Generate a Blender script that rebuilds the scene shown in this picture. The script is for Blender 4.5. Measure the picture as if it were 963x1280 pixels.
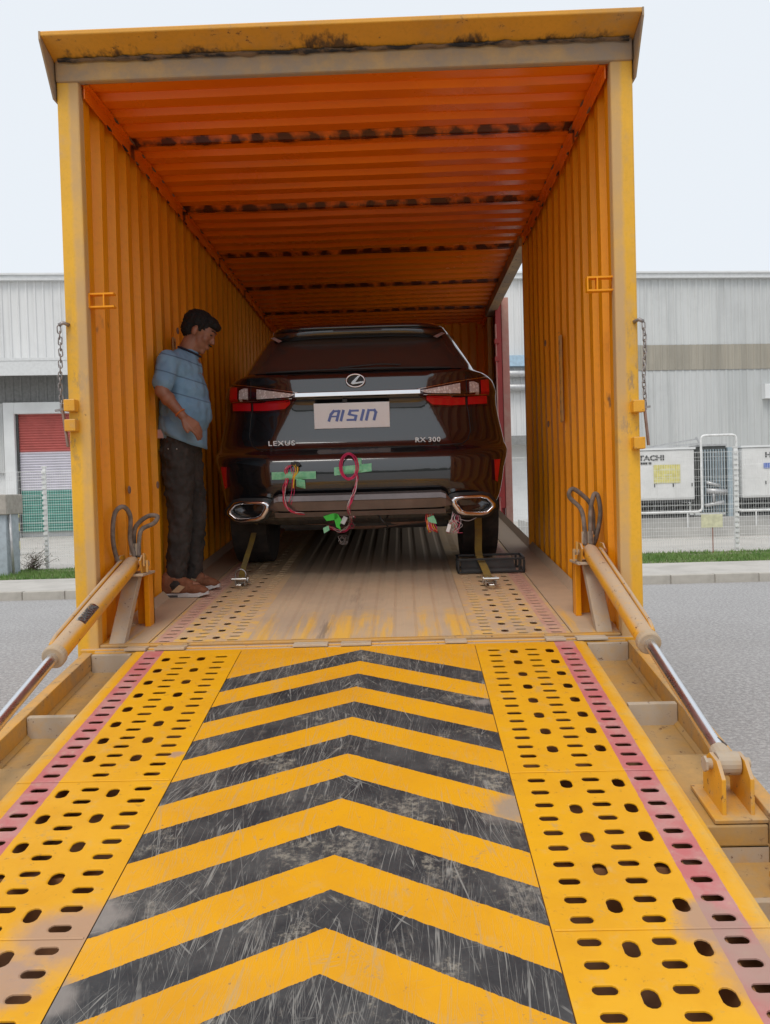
import bpy, bmesh, math, random
from mathutils import Vector, Matrix, noise
from math import sin, cos, pi, radians
random.seed(7)
S = bpy.context.scene
COL = S.collection
for o in list(bpy.data.objects): bpy.data.objects.remove(o)

# ------------------------------------------------------------------ camera
H = 1.70                                   # lens height above the road
F_PX, YAW, PITCH, ROLL = 1025.07, -0.0214, -0.0241, -0.0281
fw = Vector((sin(YAW)*cos(PITCH), cos(YAW)*cos(PITCH), sin(PITCH)))
rt = Vector((cos(YAW), -sin(YAW), 0)); up = rt.cross(fw)
r2 = rt*cos(ROLL) + up*sin(ROLL); u2 = -rt*sin(ROLL) + up*cos(ROLL)
cd = bpy.data.cameras.new('camera'); cam = bpy.data.objects.new('camera', cd); COL.objects.link(cam)
cam.matrix_world = Matrix.Translation((0.2208, 0, H)) @ Matrix((r2, u2, -fw)).transposed().to_4x4()
cd.sensor_fit = 'VERTICAL'; cd.sensor_height = 24.0; cd.lens = 24.0*F_PX/1280.0
cd.clip_start = 0.05; cd.clip_end = 2000
S.camera = cam
# ------------------------------------------------------------------ light
SUN_EL, SUN_AZ = radians(58), radians(200)  # azimuth measured from +Y towards +X
w = bpy.data.worlds.new('World'); S.world = w; w.use_nodes = True
nt = w.node_tree; nt.nodes.clear()
out = nt.nodes.new('ShaderNodeOutputWorld'); bg = nt.nodes.new('ShaderNodeBackground')
sky = nt.nodes.new('ShaderNodeTexSky'); sky.sky_type = 'NISHITA'; sky.sun_disc = False
sky.sun_elevation = SUN_EL; sky.sun_rotation = SUN_AZ; sky.dust_density = 4; sky.air_density = 1.2
mx = nt.nodes.new('ShaderNodeMixRGB'); mx.inputs[0].default_value = 0.93
nt.links.new(sky.outputs[0], mx.inputs[1]); mx.inputs[2].default_value = (8.75, 9.25, 9.8, 1)
nt.links.new(mx.outputs[0], bg.inputs[0]); bg.inputs[1].default_value = 0.1
nt.links.new(bg.outputs[0], out.inputs[0])
sd_ = bpy.data.lights.new('sun', 'SUN'); sd_.energy = 1.5; sd_.angle = radians(28); sd_.color = (1, .95, .88)
sun = bpy.data.objects.new('sun', sd_); COL.objects.link(sun)
sdir = Vector((sin(SUN_AZ)*cos(SUN_EL), cos(SUN_AZ)*cos(SUN_EL), sin(SUN_EL)))
sun.rotation_euler = sdir.to_track_quat('Z', 'Y').to_euler(); sun.location = sdir*40
S.view_settings.view_transform = 'Standard'; S.view_settings.look = 'None'
S.view_settings.exposure = 0.0; S.view_settings.gamma = 1
S.render.engine = 'CYCLES'
S.cycles.max_bounces = 10; S.cycles.diffuse_bounces = 5; S.cycles.glossy_bounces = 4

# ------------------------------------------------------------------ materials
class N:
    """small node-tree writer"""
    def __init__(s, name):
        s.m = bpy.data.materials.new(name); s.m.use_nodes = True; s.t = s.m.node_tree
        s.b = s.t.nodes['Principled BSDF']; s.co = None
    def n(s, typ, **kw):
        x = s.t.nodes.new('ShaderNode'+typ)
        for k, v in kw.items(): setattr(x, k, v)
        return x
    def put(s, sock, v):
        if isinstance(v, (int, float)): sock.default_value = v
        elif isinstance(v, tuple): sock.default_value = v if len(v) == len(sock.default_value) else (*v, 1)
        else: s.t.links.new(v, sock)
    def obj(s):
        if not s.co: s.co = s.n('TexCoord').outputs['Object']
        return s.co
    def gen(s, *a): pass
    def math(s, op, a, b=0, c=0, clamp=False):
        x = s.n('Math', operation=op, use_clamp=clamp)
        s.put(x.inputs[0], a); s.put(x.inputs[1], b)
        if op in ('MULTIPLY_ADD', 'SMOOTH_MIN'): s.put(x.inputs[2], c)
        return x.outputs[0]
    def xyz(s, v=None):
        x = s.n('SeparateXYZ'); s.put(x.inputs[0], v or s.obj()); return x.outputs
    def vec(s, a, b, c):
        x = s.n('CombineXYZ'); [s.put(x.inputs[i], q) for i, q in enumerate((a, b, c))]; return x.outputs[0]
    def map(s, scale=(1,1,1), rot=(0,0,0), loc=(0,0,0), v=None):
        x = s.n('Mapping'); s.put(x.inputs[0], v or s.obj())
        s.put(x.inputs['Scale'], scale); s.put(x.inputs['Rotation'], rot); s.put(x.inputs['Location'], loc)
        return x.outputs[0]
    def noise(s, scale=5, detail=4, rough=.6, v=None, dist=0):
        x = s.n('TexNoise'); s.put(x.inputs['Vector'], v or s.obj()); s.put(x.inputs['Scale'], scale)
        s.put(x.inputs['Detail'], detail); s.put(x.inputs['Roughness'], rough); s.put(x.inputs['Distortion'], dist)
        return x.outputs['Fac']
    def vor(s, scale=5, v=None, feature='F1'):
        x = s.n('TexVoronoi', feature=feature); s.put(x.inputs['Vector'], v or s.obj()); s.put(x.inputs['Scale'], scale)
        return x.outputs['Distance']
    def ramp(s, f, a, b, lo=0., hi=1.):
        x = s.n('MapRange', interpolation_type='SMOOTHSTEP'); s.put(x.inputs[0], f)
        s.put(x.inputs[1], a); s.put(x.inputs[2], b); s.put(x.inputs[3], lo); s.put(x.inputs[4], hi); return x.outputs[0]
    def mix(s, f, a, b):
        x = s.n('MixRGB'); s.put(x.inputs[0], f); s.put(x.inputs[1], a); s.put(x.inputs[2], b); return x.outputs[0]
    def mul(s, *a):
        r = a[0]
        for q in a[1:]: r = s.math('MULTIPLY', r, q)
        return r
    def done(s, col, rough=.6, metal=0., bump=None, bs=.1, bd=.01, spec=.5, coat=0., normal=None):
        s.put(s.b.inputs['Base Color'], col); s.put(s.b.inputs['Roughness'], rough); s.put(s.b.inputs['Metallic'], metal)
        s.put(s.b.inputs['Specular IOR Level'], spec); s.put(s.b.inputs['Coat Weight'], coat)
        if coat: s.b.inputs['Coat Roughness'].default_value = .03
        if bump is not None:
            x = s.n('Bump'); s.put(x.inputs['Height'], bump); x.inputs['Strength'].default_value = bs; x.inputs['Distance'].default_value = bd
            s.t.links.new(x.outputs[0], s.b.inputs['Normal'])
        return s.m
def plain(name, col, rough=.5, metal=0., var=.12, sc=8, bs=.06, coat=0., spec=.5):
    k = N(name); f = k.noise(sc, 5, .6)
    c = k.mix(k.ramp(f, .35, .7), tuple(x*(1+var) for x in col), tuple(x*(1-var) for x in col))
    return k.done(c, k.ramp(f, .3, .7, rough*.85, min(1, rough*1.15)), metal, k.noise(sc*14, 3, .6), bs, .003, coat=coat, spec=spec)
DUST = (.45, .34, .24)
def paint(name, base, dust=.35, dcol=DUST, rust=.0, rough=.42, streak=None, sc=2.2, spec=.5, deep=None, settle=0, inner=0, stain=False, scuff=False, weld=0):
    """enamel on steel with dust, chips and rust"""
    k = N(name)
    f1 = k.noise(sc, 6, .62); f2 = k.noise(sc*7, 5, .65); f3 = k.noise(sc*30, 3, .6)
    c = k.mix(k.ramp(f1, .3, .75), base, deep or tuple(x*.82 for x in base))
    c = k.mix(k.ramp(f3, .45, .8, 0, .25), c, tuple(x*.6 for x in base))
    if streak:                                      # grime that has run down or along the sheet
        st = k.noise(1, 5, .7, v=k.map(streak)); c = k.mix(k.ramp(st, .5, .78, 0, .45), c, tuple(.45*x+.35*y for x, y in zip(base, dcol)))
    d = k.math('MULTIPLY', k.ramp(k.math('ADD', k.mul(f1, .6), k.mul(f2, .4)), .62-dust*.42, .86-dust*.3), min(1, .35+dust))
    if scuff:                                       # black tyre and strap scuffs, thin runs of rust
        x_, y_, z_ = k.xyz()[0:3]; q_ = k.noise(1, 5, .75, v=k.map((1, 5, 1.1), loc=(0, 3, 1)))
        c = k.mix(k.mul(k.ramp(q_, .62, .68), k.ramp(z_, 2.9, 2.3)), c, (.17, .075, .02)); q2 = k.noise(1, 4, .8, v=k.map((1, 26, .9), loc=(0, 1, 5)))
        c = k.mix(k.ramp(q2, .66, .73, 0, .6), c, (.30, .10, .02))
    if stain:                                       # rubbed and rusty patches beside the pins
        z_ = k.xyz()[2]; bnd = k.mul(k.ramp(z_, 1.75, 2.0), k.ramp(z_, 2.75, 2.2)); sm2 = k.noise(1, 6, .75, v=k.map((16, 16, 7)))
        c = k.mix(k.mul(bnd, k.ramp(sm2, .52, .66, 0, .75)), c, (.24, .17, .12)); c = k.mix(k.ramp(k.noise(1, 6, .8, v=k.map((30, 30, 9))), .64, .72, 0, .7), c, (.20, .11, .06))
    if weld:                                        # paint burnt and smoked along the long weld
        x_, y_, z_ = k.xyz()[0:3]; wn = k.noise(1, 5, .7, v=k.map((5, 1, 9)))
        c = k.mix(k.mul(k.ramp(k.math('ADD', z_, k.mul(k.math('SUBTRACT', .62, wn), .16)), weld+.034, weld+.012), .92), c, (.035, .026, .022))
    if settle:                                      # dust that has settled on faces looking up
        g_ = k.n('NewGeometry').outputs['Normal']; nz_ = k.xyz(g_)[2]
        d = k.math('MAXIMUM', d, k.mul(k.ramp(nz_, .35, .8), k.ramp(f2, .2, .5, settle*.6, settle)))
    if inner:                                       # hand and tyre grime on the inner half of the posts
        ax = k.math('ABSOLUTE', k.xyz()[0]); d = k.math('MAXIMUM', d, k.mul(k.ramp(k.math('ADD', ax, k.mul(f2, .02)), 1.285, 1.262), k.ramp(f1, .3, .6, inner*.4, inner)))
    c = k.mix(d, c, dcol)
    if rust:
        r = k.ramp(k.math('ADD', k.mul(f2, .7), k.mul(f3, .3)), .70-rust*.12, .76-rust*.1)
        c = k.mix(r, c, (.12, .045, .02)); 
    return k.done(c, k.ramp(d, 0, 1, rough, .85), 0, f2, .12, .004, spec=spec)

YEL = (.76, .36, .012)
M = {}
M['post'] = paint('yellow_enamel_post', (.84, .44, .022), .36, (.54, .35, .18), rust=.25, streak=(9, 9, .8), rough=.4, inner=.85, stain=True)
M['header'] = paint('dusty_header_paint', (.55, .32, .10), .75, (.32, .25, .19), rust=.3, streak=(1.2, 6, 6))
M['awning'] = paint('awning_paint', (.74, .34, .03), .40, (.42, .27, .13), rust=.9, weld=1.925+H+.092)
M['wall'] = paint('orange_yellow_sheet', (.88, .345, .005), .05, (.55, .30, .07), rust=.35, streak=(3, 3, .35), rough=.36, sc=1.3, deep=(.84, .30, .004), spec=.35, scuff=True)
M['frame'] = paint('dusty_yellow_frame', (.68, .33, .035), .66, (.42, .29, .16), rust=.9, sc=3, streak=(9, 2, 9))
M['pocket'] = paint('tan_pocket_floor', (.50, .27, .06), .70, (.38, .25, .12), rust=.9, sc=3, streak=(5, 2, 5))
M['brace'] = paint('dust_covered_steel', (.55, .34, .13), .95, (.44, .36, .275), sc=4, rust=.9)
M['ram'] = paint('ram_yellow', (.78, .37, .025), .30, (.46, .35, .25), sc=5, settle=.9, rust=1.)
M['under'] = paint('rusty_underside', (.34, .16, .07), .3, (.34, .24, .15), rust=.6)
M['hinge'] = paint('hinge_plate', (.5, .34, .2), .8, (.52, .44, .34))

def ceiling_mat():
    k = N('ceiling_sheet'); X, Y, Z = k.xyz()[0:3]
    f1 = k.noise(1.1, 5, .6)
    c = k.mix(k.ramp(f1, .3, .75), (.92, .205, .003), (.80, .155, .003))
    c = k.mix(k.ramp(k.noise(1, 4, .7, v=k.map((.8, 14, 1))), .55, .8, 0, .3), c, (.40, .16, .05))
    p = k.math('DIVIDE', k.math('SUBTRACT', Y, 4.5), 1.07); i = k.math('ROUND', p)
    dy = k.math('ABSOLUTE', k.mul(k.math('SUBTRACT', p, i), 1.07))
    wob = k.noise(38, 4, .7); u = k.math('ADD', k.math('ADD', k.mul(X, 6.4), k.mul(k.noise(2.2, 2), 1.6)), k.mul(i, .37))
    ddx = k.math('DIVIDE', k.math('SUBTRACT', k.math('FRACT', u), .5), 6.4)
    siz = k.ramp(k.noise(5.3, 2), .3, .7, .7, 1.45)
    ex = k.math('DIVIDE', ddx, k.mul(siz, .040)); ey = k.math('DIVIDE', dy, k.mul(siz, .026))
    blob = k.math('ADD', k.math('SQRT', k.math('ADD', k.mul(ex, ex), k.mul(ey, ey))), k.mul(k.math('SUBTRACT', wob, .5), 1.3))
    scorch = k.ramp(blob, .75, 1.25, 1, 0)
    line = k.mul(k.ramp(dy, .006, .02, 1, 0), k.ramp(k.noise(14, 3), .35, .6))
    c = k.mix(k.math('MAXIMUM', k.mul(scorch, .96), k.mul(line, .8)), c, (.012, .010, .011))
    c = k.mix(k.mul(k.ramp(blob, 1., 2.2, 1, 0), .45), c, (.16, .03, .008))
    return k.done(c, k.ramp(f1, .3, .7, .20, .34), 0, k.noise(3, 4), .10, .01, spec=.4)
M['ceiling'] = ceiling_mat()

def scratch(k, rot, stretch=(1.2, 26, 1), wdt=.010, sc=1., loc=(0, 0, 0), dens=(.48, .62)):
    v = k.map(stretch, (0, 0, 0), loc, v=k.map((1, 1, 1), (0, 0, rot)))
    f = k.noise(sc, 2.5, .55, v=v, dist=.15)
    ln = k.ramp(k.math('ABSOLUTE', k.math('SUBTRACT', f, .5)), wdt*.3, wdt, 1, 0)
    return k.mul(ln, k.ramp(k.noise(3.1, 4, .7, v=k.map((1, 1, 1), (0, 0, 0), (loc[0]+rot*3, 5, 2))), *dens))
def chevron_mat():
    k = N('chevron_paint'); X, Y, Z = k.xyz()[0:3]
    edge = k.mul(k.math('SUBTRACT', k.noise(34, 6, .85), .5), .015)
    t = k.math('ADD', k.math('SUBTRACT', 3.691, k.math('ADD', Y, k.mul(k.math('ABSOLUTE', k.math('SUBTRACT', X, .016)), .56))), edge)
    ph = k.math('DIVIDE', t, .2805); fr = k.math('FRACT', ph)
    blk = k.mul(k.math('LESS_THAN', fr, .49), k.math('GREATER_THAN', t, 0))
    big = k.noise(2.3, 5, .65); fine = k.noise(60, 3, .7)
    yel = k.mix(k.ramp(big, .35, .7), (.76, .355, .008), (.67, .30, .008))
    yel = k.mix(k.ramp(k.noise(11, 5, .7), .56, .8, 0, .45), yel, (.56, .36, .14))
    bl = k.mix(k.ramp(k.noise(5, 6, .7), .3, .72), (.028, .028, .031), (.085, .082, .080))
    worn = k.ramp(k.noise(3.6, 7, .8), .54, .64)
    bl = k.mix(k.mul(worn, k.ramp(fine, .38, .6), .7), bl, (.33, .29, .23))
    sc_ = None
    for i, (r, st, wd, dn) in enumerate([(.10, (22, .55, 1), .0065, (.42, .56)), (-.22, (20, .6, 1), .006, (.45, .6)), (.50, (16, .8, 1), .005, (.5, .6)),
                                         (-.75, (15, .9, 1), .0045, (.52, .62)), (1.35, (18, .5, 1), .0045, (.5, .62)), (.02, (44, 1.0, 1), .010, (.46, .58)),
                                         (-.10, (52, 1.2, 1), .010, (.48, .6)), (.28, (40, 1.6, 1), .009, (.5, .62)), (.16, (85, 3, 1), .018, (.5, .6)), (-.35, (80, 3, 1), .016, (.52, .6))]):
        q = scratch(k, r, st, wd, 1., (i*3.7, i*1.9, 0), dn); q = k.mul(q, .55 if i > 7 else 1.); sc_ = q if sc_ is None else k.math('MAXIMUM', sc_, q)
    bl = k.mix(k.mul(sc_, .52), bl, (.40, .38, .345))
    rub = k.mul(k.ramp(k.noise(1, 6, .8, v=k.map((9, 2.2, 1), (0, 0, .1))), .50, .66), k.ramp(k.noise(1.9, 3), .42, .6))
    bl = k.mix(k.mul(rub, k.ramp(fine, .35, .62), .55), bl, (.34, .30, .25))
    yl2 = k.mix(k.mul(sc_, .46), yel, (.42, .31, .17))
    yl2 = k.mix(k.mul(k.ramp(k.noise(1, 6, .8, v=k.map((7, 1.6, 1), (0, 0, -.08))), .56, .72), .5), yl2, (.48, .34, .17)); yl2 = k.mix(k.ramp(k.noise(42, 3, .8), .66, .72, 0, .6), yl2, (.16, .13, .10)); yl2 = k.mix(k.mul(k.ramp(k.noise(6, 7, .85), .60, .66), .55), yl2, (.33, .24, .14))
    c = k.mix(blk, yl2, bl)
    # welded-up grey corners where the paint has burnt away
    for (cx, cy, rr) in ((-.545, 1.93, .09), (-.56, 1.66, .10), (.52, 2.36, .11), (.50, 3.10, .05)):
        dx = k.math('SUBTRACT', X, cx); dyy = k.math('SUBTRACT', Y, cy)
        d = k.math('SQRT', k.math('ADD', k.mul(dx, dx), k.mul(dyy, dyy)))
        d = k.math('ADD', d, k.mul(k.math('SUBTRACT', k.noise(9, 4), .5), .14))
        c = k.mix(k.ramp(d, rr*.4, rr, .8, 0), c, (.28, .245, .22))
    rough = k.math('ADD', k.mul(blk, -.06), k.ramp(big, .3, .7, .42, .56))
    return k.done(c, rough, 0, spec=.3, bump=k.math('ADD', k.mul(sc_, .5), k.mul(k.noise(7, 4), .8)), bs=.22, bd=.003)
M['chevron'] = chevron_mat()
def perf_mat(name, inside):
    k = N(name); X, Y, Z = k.xyz()[0:3]; ax = k.math('ABSOLUTE', k.math('ADD', X, k.mul(k.math('SUBTRACT', k.noise(30, 3), .5), .006)))
    big = k.noise(2.6, 5, .65); f2 = k.noise(16, 5, .7)
    if inside:
        c = k.mix(k.ramp(big, .35, .7), (.60, .42, .25), (.50, .36, .24))
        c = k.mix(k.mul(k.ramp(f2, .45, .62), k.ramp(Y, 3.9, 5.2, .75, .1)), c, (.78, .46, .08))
        pk = (.52, .28, .24)
    else:
        c = k.mix(k.ramp(big, .35, .7), (.76, .37, .008), (.68, .315, .008))
        c = k.mix(k.mul(k.ramp(k.noise(5, 7, .85), .57, .65), .5), c, (.42, .29, .13))
        c = k.mix(k.ramp(f2, .55, .8, 0, .55), c, (.60, .40, .16))
        c = k.mix(k.ramp(k.noise(45, 3, .7), .62, .75, 0, .5), c, (.25, .13, .04))
        c = k.mix(k.ramp(k.math('ADD', Y, k.mul(big, .8)), 2.05, 1.95, 0, .35), c, (.80, .42, .02))
        pk = (.50, .14, .15)
    pinkm = k.mul(k.math('GREATER_THAN', ax, .893), k.math('LESS_THAN', ax, .981))
    pc = k.mix(k.ramp(k.noise(8, 5, .7), .4, .66), pk, (.60, .38, .31) if inside else (.50, .235, .225))
    pc = k.mix(k.ramp(f2, .6, .75, 0, .5), pc, (.55, .38, .25))
    c = k.mix(k.mul(pinkm, .75 if inside else .97), c, pc)
    if not inside:
        for (cx, cy, rr) in ((-.60, 1.86, .16), (-.66, 1.72, .12), (.98, 1.72, .17), (.90, 1.86, .10), (-.57, 2.72, .03)):
            dx = k.math('SUBTRACT', X, cx); dyy = k.math('SUBTRACT', Y, cy)
            d = k.math('SQRT', k.math('ADD', k.mul(dx, dx), k.mul(dyy, dyy)))
            d = k.math('ADD', d, k.mul(k.math('SUBTRACT', k.noise(9, 4), .5), .16))
            c = k.mix(k.ramp(d, rr*.35, rr, .8, 0), c, (.38, .25, .20))
        ed = k.ramp(ax, .985, 1.03, 0, .45); c = k.mix(k.mul(ed, k.ramp(f2, .3, .6)), c, (.62, .42, .15))
    return k.done(c, k.ramp(big, .3, .7, .42, .6) if not inside else .7, 0, f2, .12, .003, spec=.3)
M['perf'] = perf_mat('perforated_ramp_paint', False); M['perf_in'] = perf_mat('perforated_deck_paint', True)
def deck_mat():
    k = N('dusty_shaded_deck'); X, Y, Z = k.xyz()[0:3]
    big = k.noise(1.7, 6, .65); f2 = k.noise(12, 5, .7)
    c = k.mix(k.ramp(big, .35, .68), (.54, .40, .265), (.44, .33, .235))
    c = k.mix(k.mul(k.ramp(k.math('ADD', Y, k.mul(f2, 1.2)), 5.0, 6.6), .7), c, (.34, .25, .175))  # shade painted into the deck colour further in, beneath the car
    st = k.noise(1, 5, .65, v=k.map((7, .5, 1)))
    worn = k.mul(k.ramp(st, .44, .60), k.ramp(k.math('ADD', Y, k.mul(f2, .5)), 4.3, 4.75, 1, 0))
    c = k.mix(k.mul(worn, .85), c, (.80, .44, .04))
    sk = k.mul(k.ramp(k.noise(1, 5, .7, v=k.map((9, .8, 1), loc=(3, 1, 0))), .56, .66), k.ramp(k.math('ABSOLUTE', X), .12, .4, 1, 0), k.ramp(Y, 3.9, 5.0, 1, .3))
    c = k.mix(k.mul(sk, .75), c, (.17, .13, .105))
    c = k.mix(k.ramp(k.noise(4, 3), .66, .74, 0, .4), c, (.58, .33, .18))
    return k.done(c, .75, 0, f2, .15, .004)
M['deck'] = deck_mat()
def road_mat():
    k = N('worn_grey_asphalt'); v = k.obj()
    big = k.noise(.35, 5, .6); c = k.mix(k.ramp(big, .35, .7), (.33, .322, .32), (.28, .272, .27))
    c = k.mix(k.ramp(k.noise(26, 3, .85), .46, .60, 0, .75), c, (.50, .49, .485))
    c = k.mix(k.ramp(k.noise(33, 3, .8), .54, .66, 0, .6), c, (.16, .155, .155))
    c = k.mix(k.ramp(k.vor(26), .0, .16, .75, 0), c, (.10, .097, .095))
    c = k.mix(k.ramp(k.noise(3, 6, .75), .62, .72, 0, .4), c, (.15, .145, .142))
    c = k.mix(k.ramp(k.noise(1, 4, .6, v=k.map((.15, 1.6, 1))), .52, .7, 0, .3), c, (.31, .30, .29))
    return k.done(c, .9, 0, k.noise(60, 3, .8), .35, .01)
M['road'] = road_mat()
M['concrete'] = plain('pale_concrete', (.46, .435, .40), .85, var=.10, sc=1.6, bs=.15)
M['kerb'] = plain('kerb_concrete', (.42, .395, .35), .85, var=.12, sc=3, bs=.2)
M['apron'] = plain('apron_concrete', (.47, .445, .41), .85, var=.07, sc=.6, bs=.1)
M['wallc'] = plain('plinth_concrete', (.42, .41, .39), .85, var=.12, sc=1.2, bs=.1)
def clad(name, a, b, sc=(.5, .5, .06)):
    k = N(name); f = k.noise(1, 5, .65, v=k.map(sc)); g = k.noise(1, 4, .7, v=k.map((3, 3, .12)))
    c = k.mix(k.ramp(f, .3, .7), a, b); c = k.mix(k.ramp(g, .45, .72, 0, .5), c, tuple(x*.74 for x in b)); c = k.mix(k.ramp(k.noise(.35, 5, .7), .5, .7, 0, .35), c, tuple(x*.82 for x in b))
    return k.done(c, .45, 0)
M['clad'] = clad('grey_white_cladding', (.62, .63, .62), (.55, .56, .555))
M['clad_l'] = clad('pale_cladding', (.74, .74, .73), (.68, .68, .675))
M['cladlow'] = clad('lower_grey_cladding', (.58, .59, .585), (.50, .515, .51))
M['band'] = clad('beige_translucent_band', (.40, .365, .30), (.31, .285, .235), (1.2, 1.2, .1))
M['trim'] = plain('parapet_trim', (.66, .67, .67), .4, var=.05)
M['white'] = plain('white_wall', (.72, .73, .73), .6, var=.05, sc=1)
M['shred'] = plain('faded_red_shutter', (.50, .135, .12), .5, var=.08, sc=2)
M['shwhite'] = plain('white_shutter', (.62, .60, .66), .5, var=.05, sc=2)
M['shgreen'] = plain('green_shutter', (.12, .32, .27), .5, var=.1, sc=2)
M['darkgap'] = plain('dark_void', (.05, .05, .05), .8)
M['louvre'] = plain('grey_louvre', (.22, .22, .215), .6)
M['blue'] = plain('pale_blue_panel', (.36, .50, .62), .5)
M['steel'] = plain('galvanised_steel', (.50, .50, .50), .45, .6)
M['wire'] = plain('white_wire', (.70, .70, .69), .5)
M['gen'] = plain('white_generator_paint', (.70, .695, .68), .5, var=.06, sc=1.5)
M['black'] = plain('black_plastic', (.02, .02, .02), .5)
M['dgrey'] = plain('dark_grey', (.07, .07, .07), .55)
M['radi'] = plain('radiator_dark', (.10, .105, .10), .6)
M['bluegrey'] = plain('blue_grey_paint', (.33, .40, .44), .5)
M['ysign'] = plain('faded_yellow_sign', (.62, .56, .20), .5)
M['ysignl'] = plain('pale_sign', (.66, .64, .44), .5)
M['cab'] = plain('cabinet_paint', (.36, .41, .45), .55, var=.1)
M['cabtop'] = plain('cabinet_concrete', (.36, .33, .29), .8)
M['redpost'] = plain('rusty_stake', (.30, .13, .09), .7)
M['red_door'] = paint('red_oxide_paint', (.42, .035, .03), .2, (.40, .22, .18), sc=2)
M['red_edge'] = paint('dusty_red_edge', (.50, .20, .16), .6, (.52, .34, .27), sc=2)
k = N('grass_blade'); c = k.mix(k.ramp(k.noise(2.2, 4), .3, .7), (.085, .20, .035), (.17, .27, .07)); c = k.mix(k.ramp(k.noise(30, 2), .55, .7, 0, .6), c, (.30, .30, .14)); M['grass'] = k.done(c, .7)
k = N('turf_soil'); c = k.mix(k.ramp(k.noise(4, 5), .35, .65), (.10, .15, .045), (.22, .20, .13)); M['soil'] = k.done(c, .9, 0, k.noise(30, 3), .5, .03)
M['twig'] = plain('dry_twig', (.16, .11, .09), .8)
M['leafdry'] = plain('dull_leaf', (.10, .12, .06), .7)
k = N('distant_foliage'); c = k.mix(k.ramp(k.noise(.4, 4), .3, .7), (.035, .06, .03), (.08, .10, .06)); M['trees'] = k.done(c, .9)
M['rubber'] = plain('tyre_rubber', (.022, .021, .02), .75, var=.2, sc=20, bs=.15)
k = N('dusty_black_tyre'); c = k.mix(k.ramp(k.noise(9, 5), .35, .7), (.018, .018, .018), (.05, .042, .036)); M['tyre'] = k.done(c, .8, 0, k.noise(50, 3), .2, .004)
M['hose'] = plain('dusty_hose', (.15, .12, .10), .8, var=.35, sc=25, bs=.2)
k = N('chrome_rod'); M['rod'] = k.done((.80, .81, .84), k.ramp(k.noise(12, 4), .3, .8, .26, .36), 1.)
M['chrome'] = plain('bright_chrome', (.78, .77, .78), .14, 1., var=.03)
M['satin'] = plain('satin_metal', (.55, .54, .52), .32, 1., var=.1, sc=30)
M['chain'] = plain('dull_chain_steel', (.30, .27, .26), .5, .7, var=.3, sc=40)
M['rustbar'] = plain('brown_bar', (.26, .17, .14), .7, .2, var=.2, sc=20)
k = N('black_car_paint'); f = k.noise(1.5, 4)
M['car'] = k.done(k.mix(k.ramp(k.noise(2.2, 5), .4, .7), (.007, .008, .010), (.011, .011, .012)), .25, .0, None, coat=1.); k.b.inputs['Coat IOR'].default_value = 1.7
k = N('dusty_car_garnish'); M['garnish'] = k.done(k.mix(k.ramp(k.noise(6, 4), .35, .7), (.20, .165, .16), (.15, .125, .12)), .30, .7, None, coat=.4)
k = N('tinted_glass'); M['glass'] = k.done((.050, .036, .030), k.ramp(k.noise(3, 4), .3, .7, .10, .22), 0., None, spec=.8)
k = N('lamp_red'); M['lampred'] = k.done((.55, .008, .014), .18, 0, k.noise(1, 2, v=k.map((1, 1, 90))), .3, .003, coat=1.)
k = N('lamp_dark_red'); M['lampdark'] = k.done((.045, .004, .008), .15, 0, None, coat=1.)
k = N('lamp_clear'); f = k.vor(1, v=k.map((70, 70, 55))); M['lampclr'] = k.done(k.mix(k.ramp(f, .1, .6), (.93, .92, .91), (.62, .57, .56)), .2, .15, f, .5, .004, coat=1.)
M['reflector'] = plain('red_reflector', (.60, .012, .015), .3, coat=.6)
M['plate'] = plain('plate_white', (.88, .88, .89), .35, var=.02)
M['ink'] = plain('plate_blue_ink', (.13, .19, .48), .4)
M['letter'] = plain('silver_letter', (.80, .80, .80), .3, .3)
M['lettk'] = plain('grey_print', (.10, .10, .10), .5)
k = N('green_masking_tape'); M['tape'] = k.done(k.mix(k.ramp(k.noise(30, 3), .35, .65), (.16, .52, .29), (.28, .62, .38)), .55, 0, k.noise(40, 3), .4, .004)
k = N('bright_green_tape'); M['tape2'] = k.done((.05, .52, .05), .5)
M['wred'] = plain('magenta_wire', (.62, .03, .12), .4); M['wred2'] = plain('red_wire', (.55, .04, .04), .4)
M['wyel'] = plain('yellow_wire', (.72, .45, .04), .4); M['wwht'] = plain('pale_wire', (.55, .48, .48), .4)
k = N('olive_webbing'); M['strap'] = k.done(k.mix(k.ramp(k.noise(9, 4), .35, .65), (.34, .23, .045), (.22, .16, .06)), .8, 0, k.noise(1, 2, v=k.map((300, 300, 300))), .3, .002)
k = N('skin'); M['skin'] = k.done(k.mix(k.ramp(k.noise(14, 4), .3, .7), (.30, .140, .085), (.23, .10, .060)), .5, 0, k.noise(90, 3), .15, .001)
k = N('hair'); M['hair'] = k.done((.004, .004, .004), .8, 0, k.noise(1, 3, .7, v=k.map((90, 90, 160))), .8, .004)
def shirt_mat():
    k = N('blue_tshirt'); X, Y, Z = k.xyz()[0:3]
    c = k.mix(k.ramp(k.noise(9, 5), .35, .65), (.19, .345, .50), (.15, .285, .43))
    zz = k.math('ADD', Z, k.mul(X, .28)); zz = k.math('ADD', zz, k.mul(k.noise(3, 2), .02))
    f = k.math('FRACT', k.math('DIVIDE', k.math('SUBTRACT', zz, .02), .105))
    ln = k.mul(k.math('LESS_THAN', f, .075), k.math('GREATER_THAN', zz, 1.98), k.math('LESS_THAN', zz, 2.26))
    c = k.mix(k.mul(ln, .55), c, (.03, .05, .10))
    return k.done(c, .85, 0, k.noise(60, 3), .2, .002)
M['shirt'] = shirt_mat(); M['collar'] = plain('navy_collar', (.02, .02, .035), .8)
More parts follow.
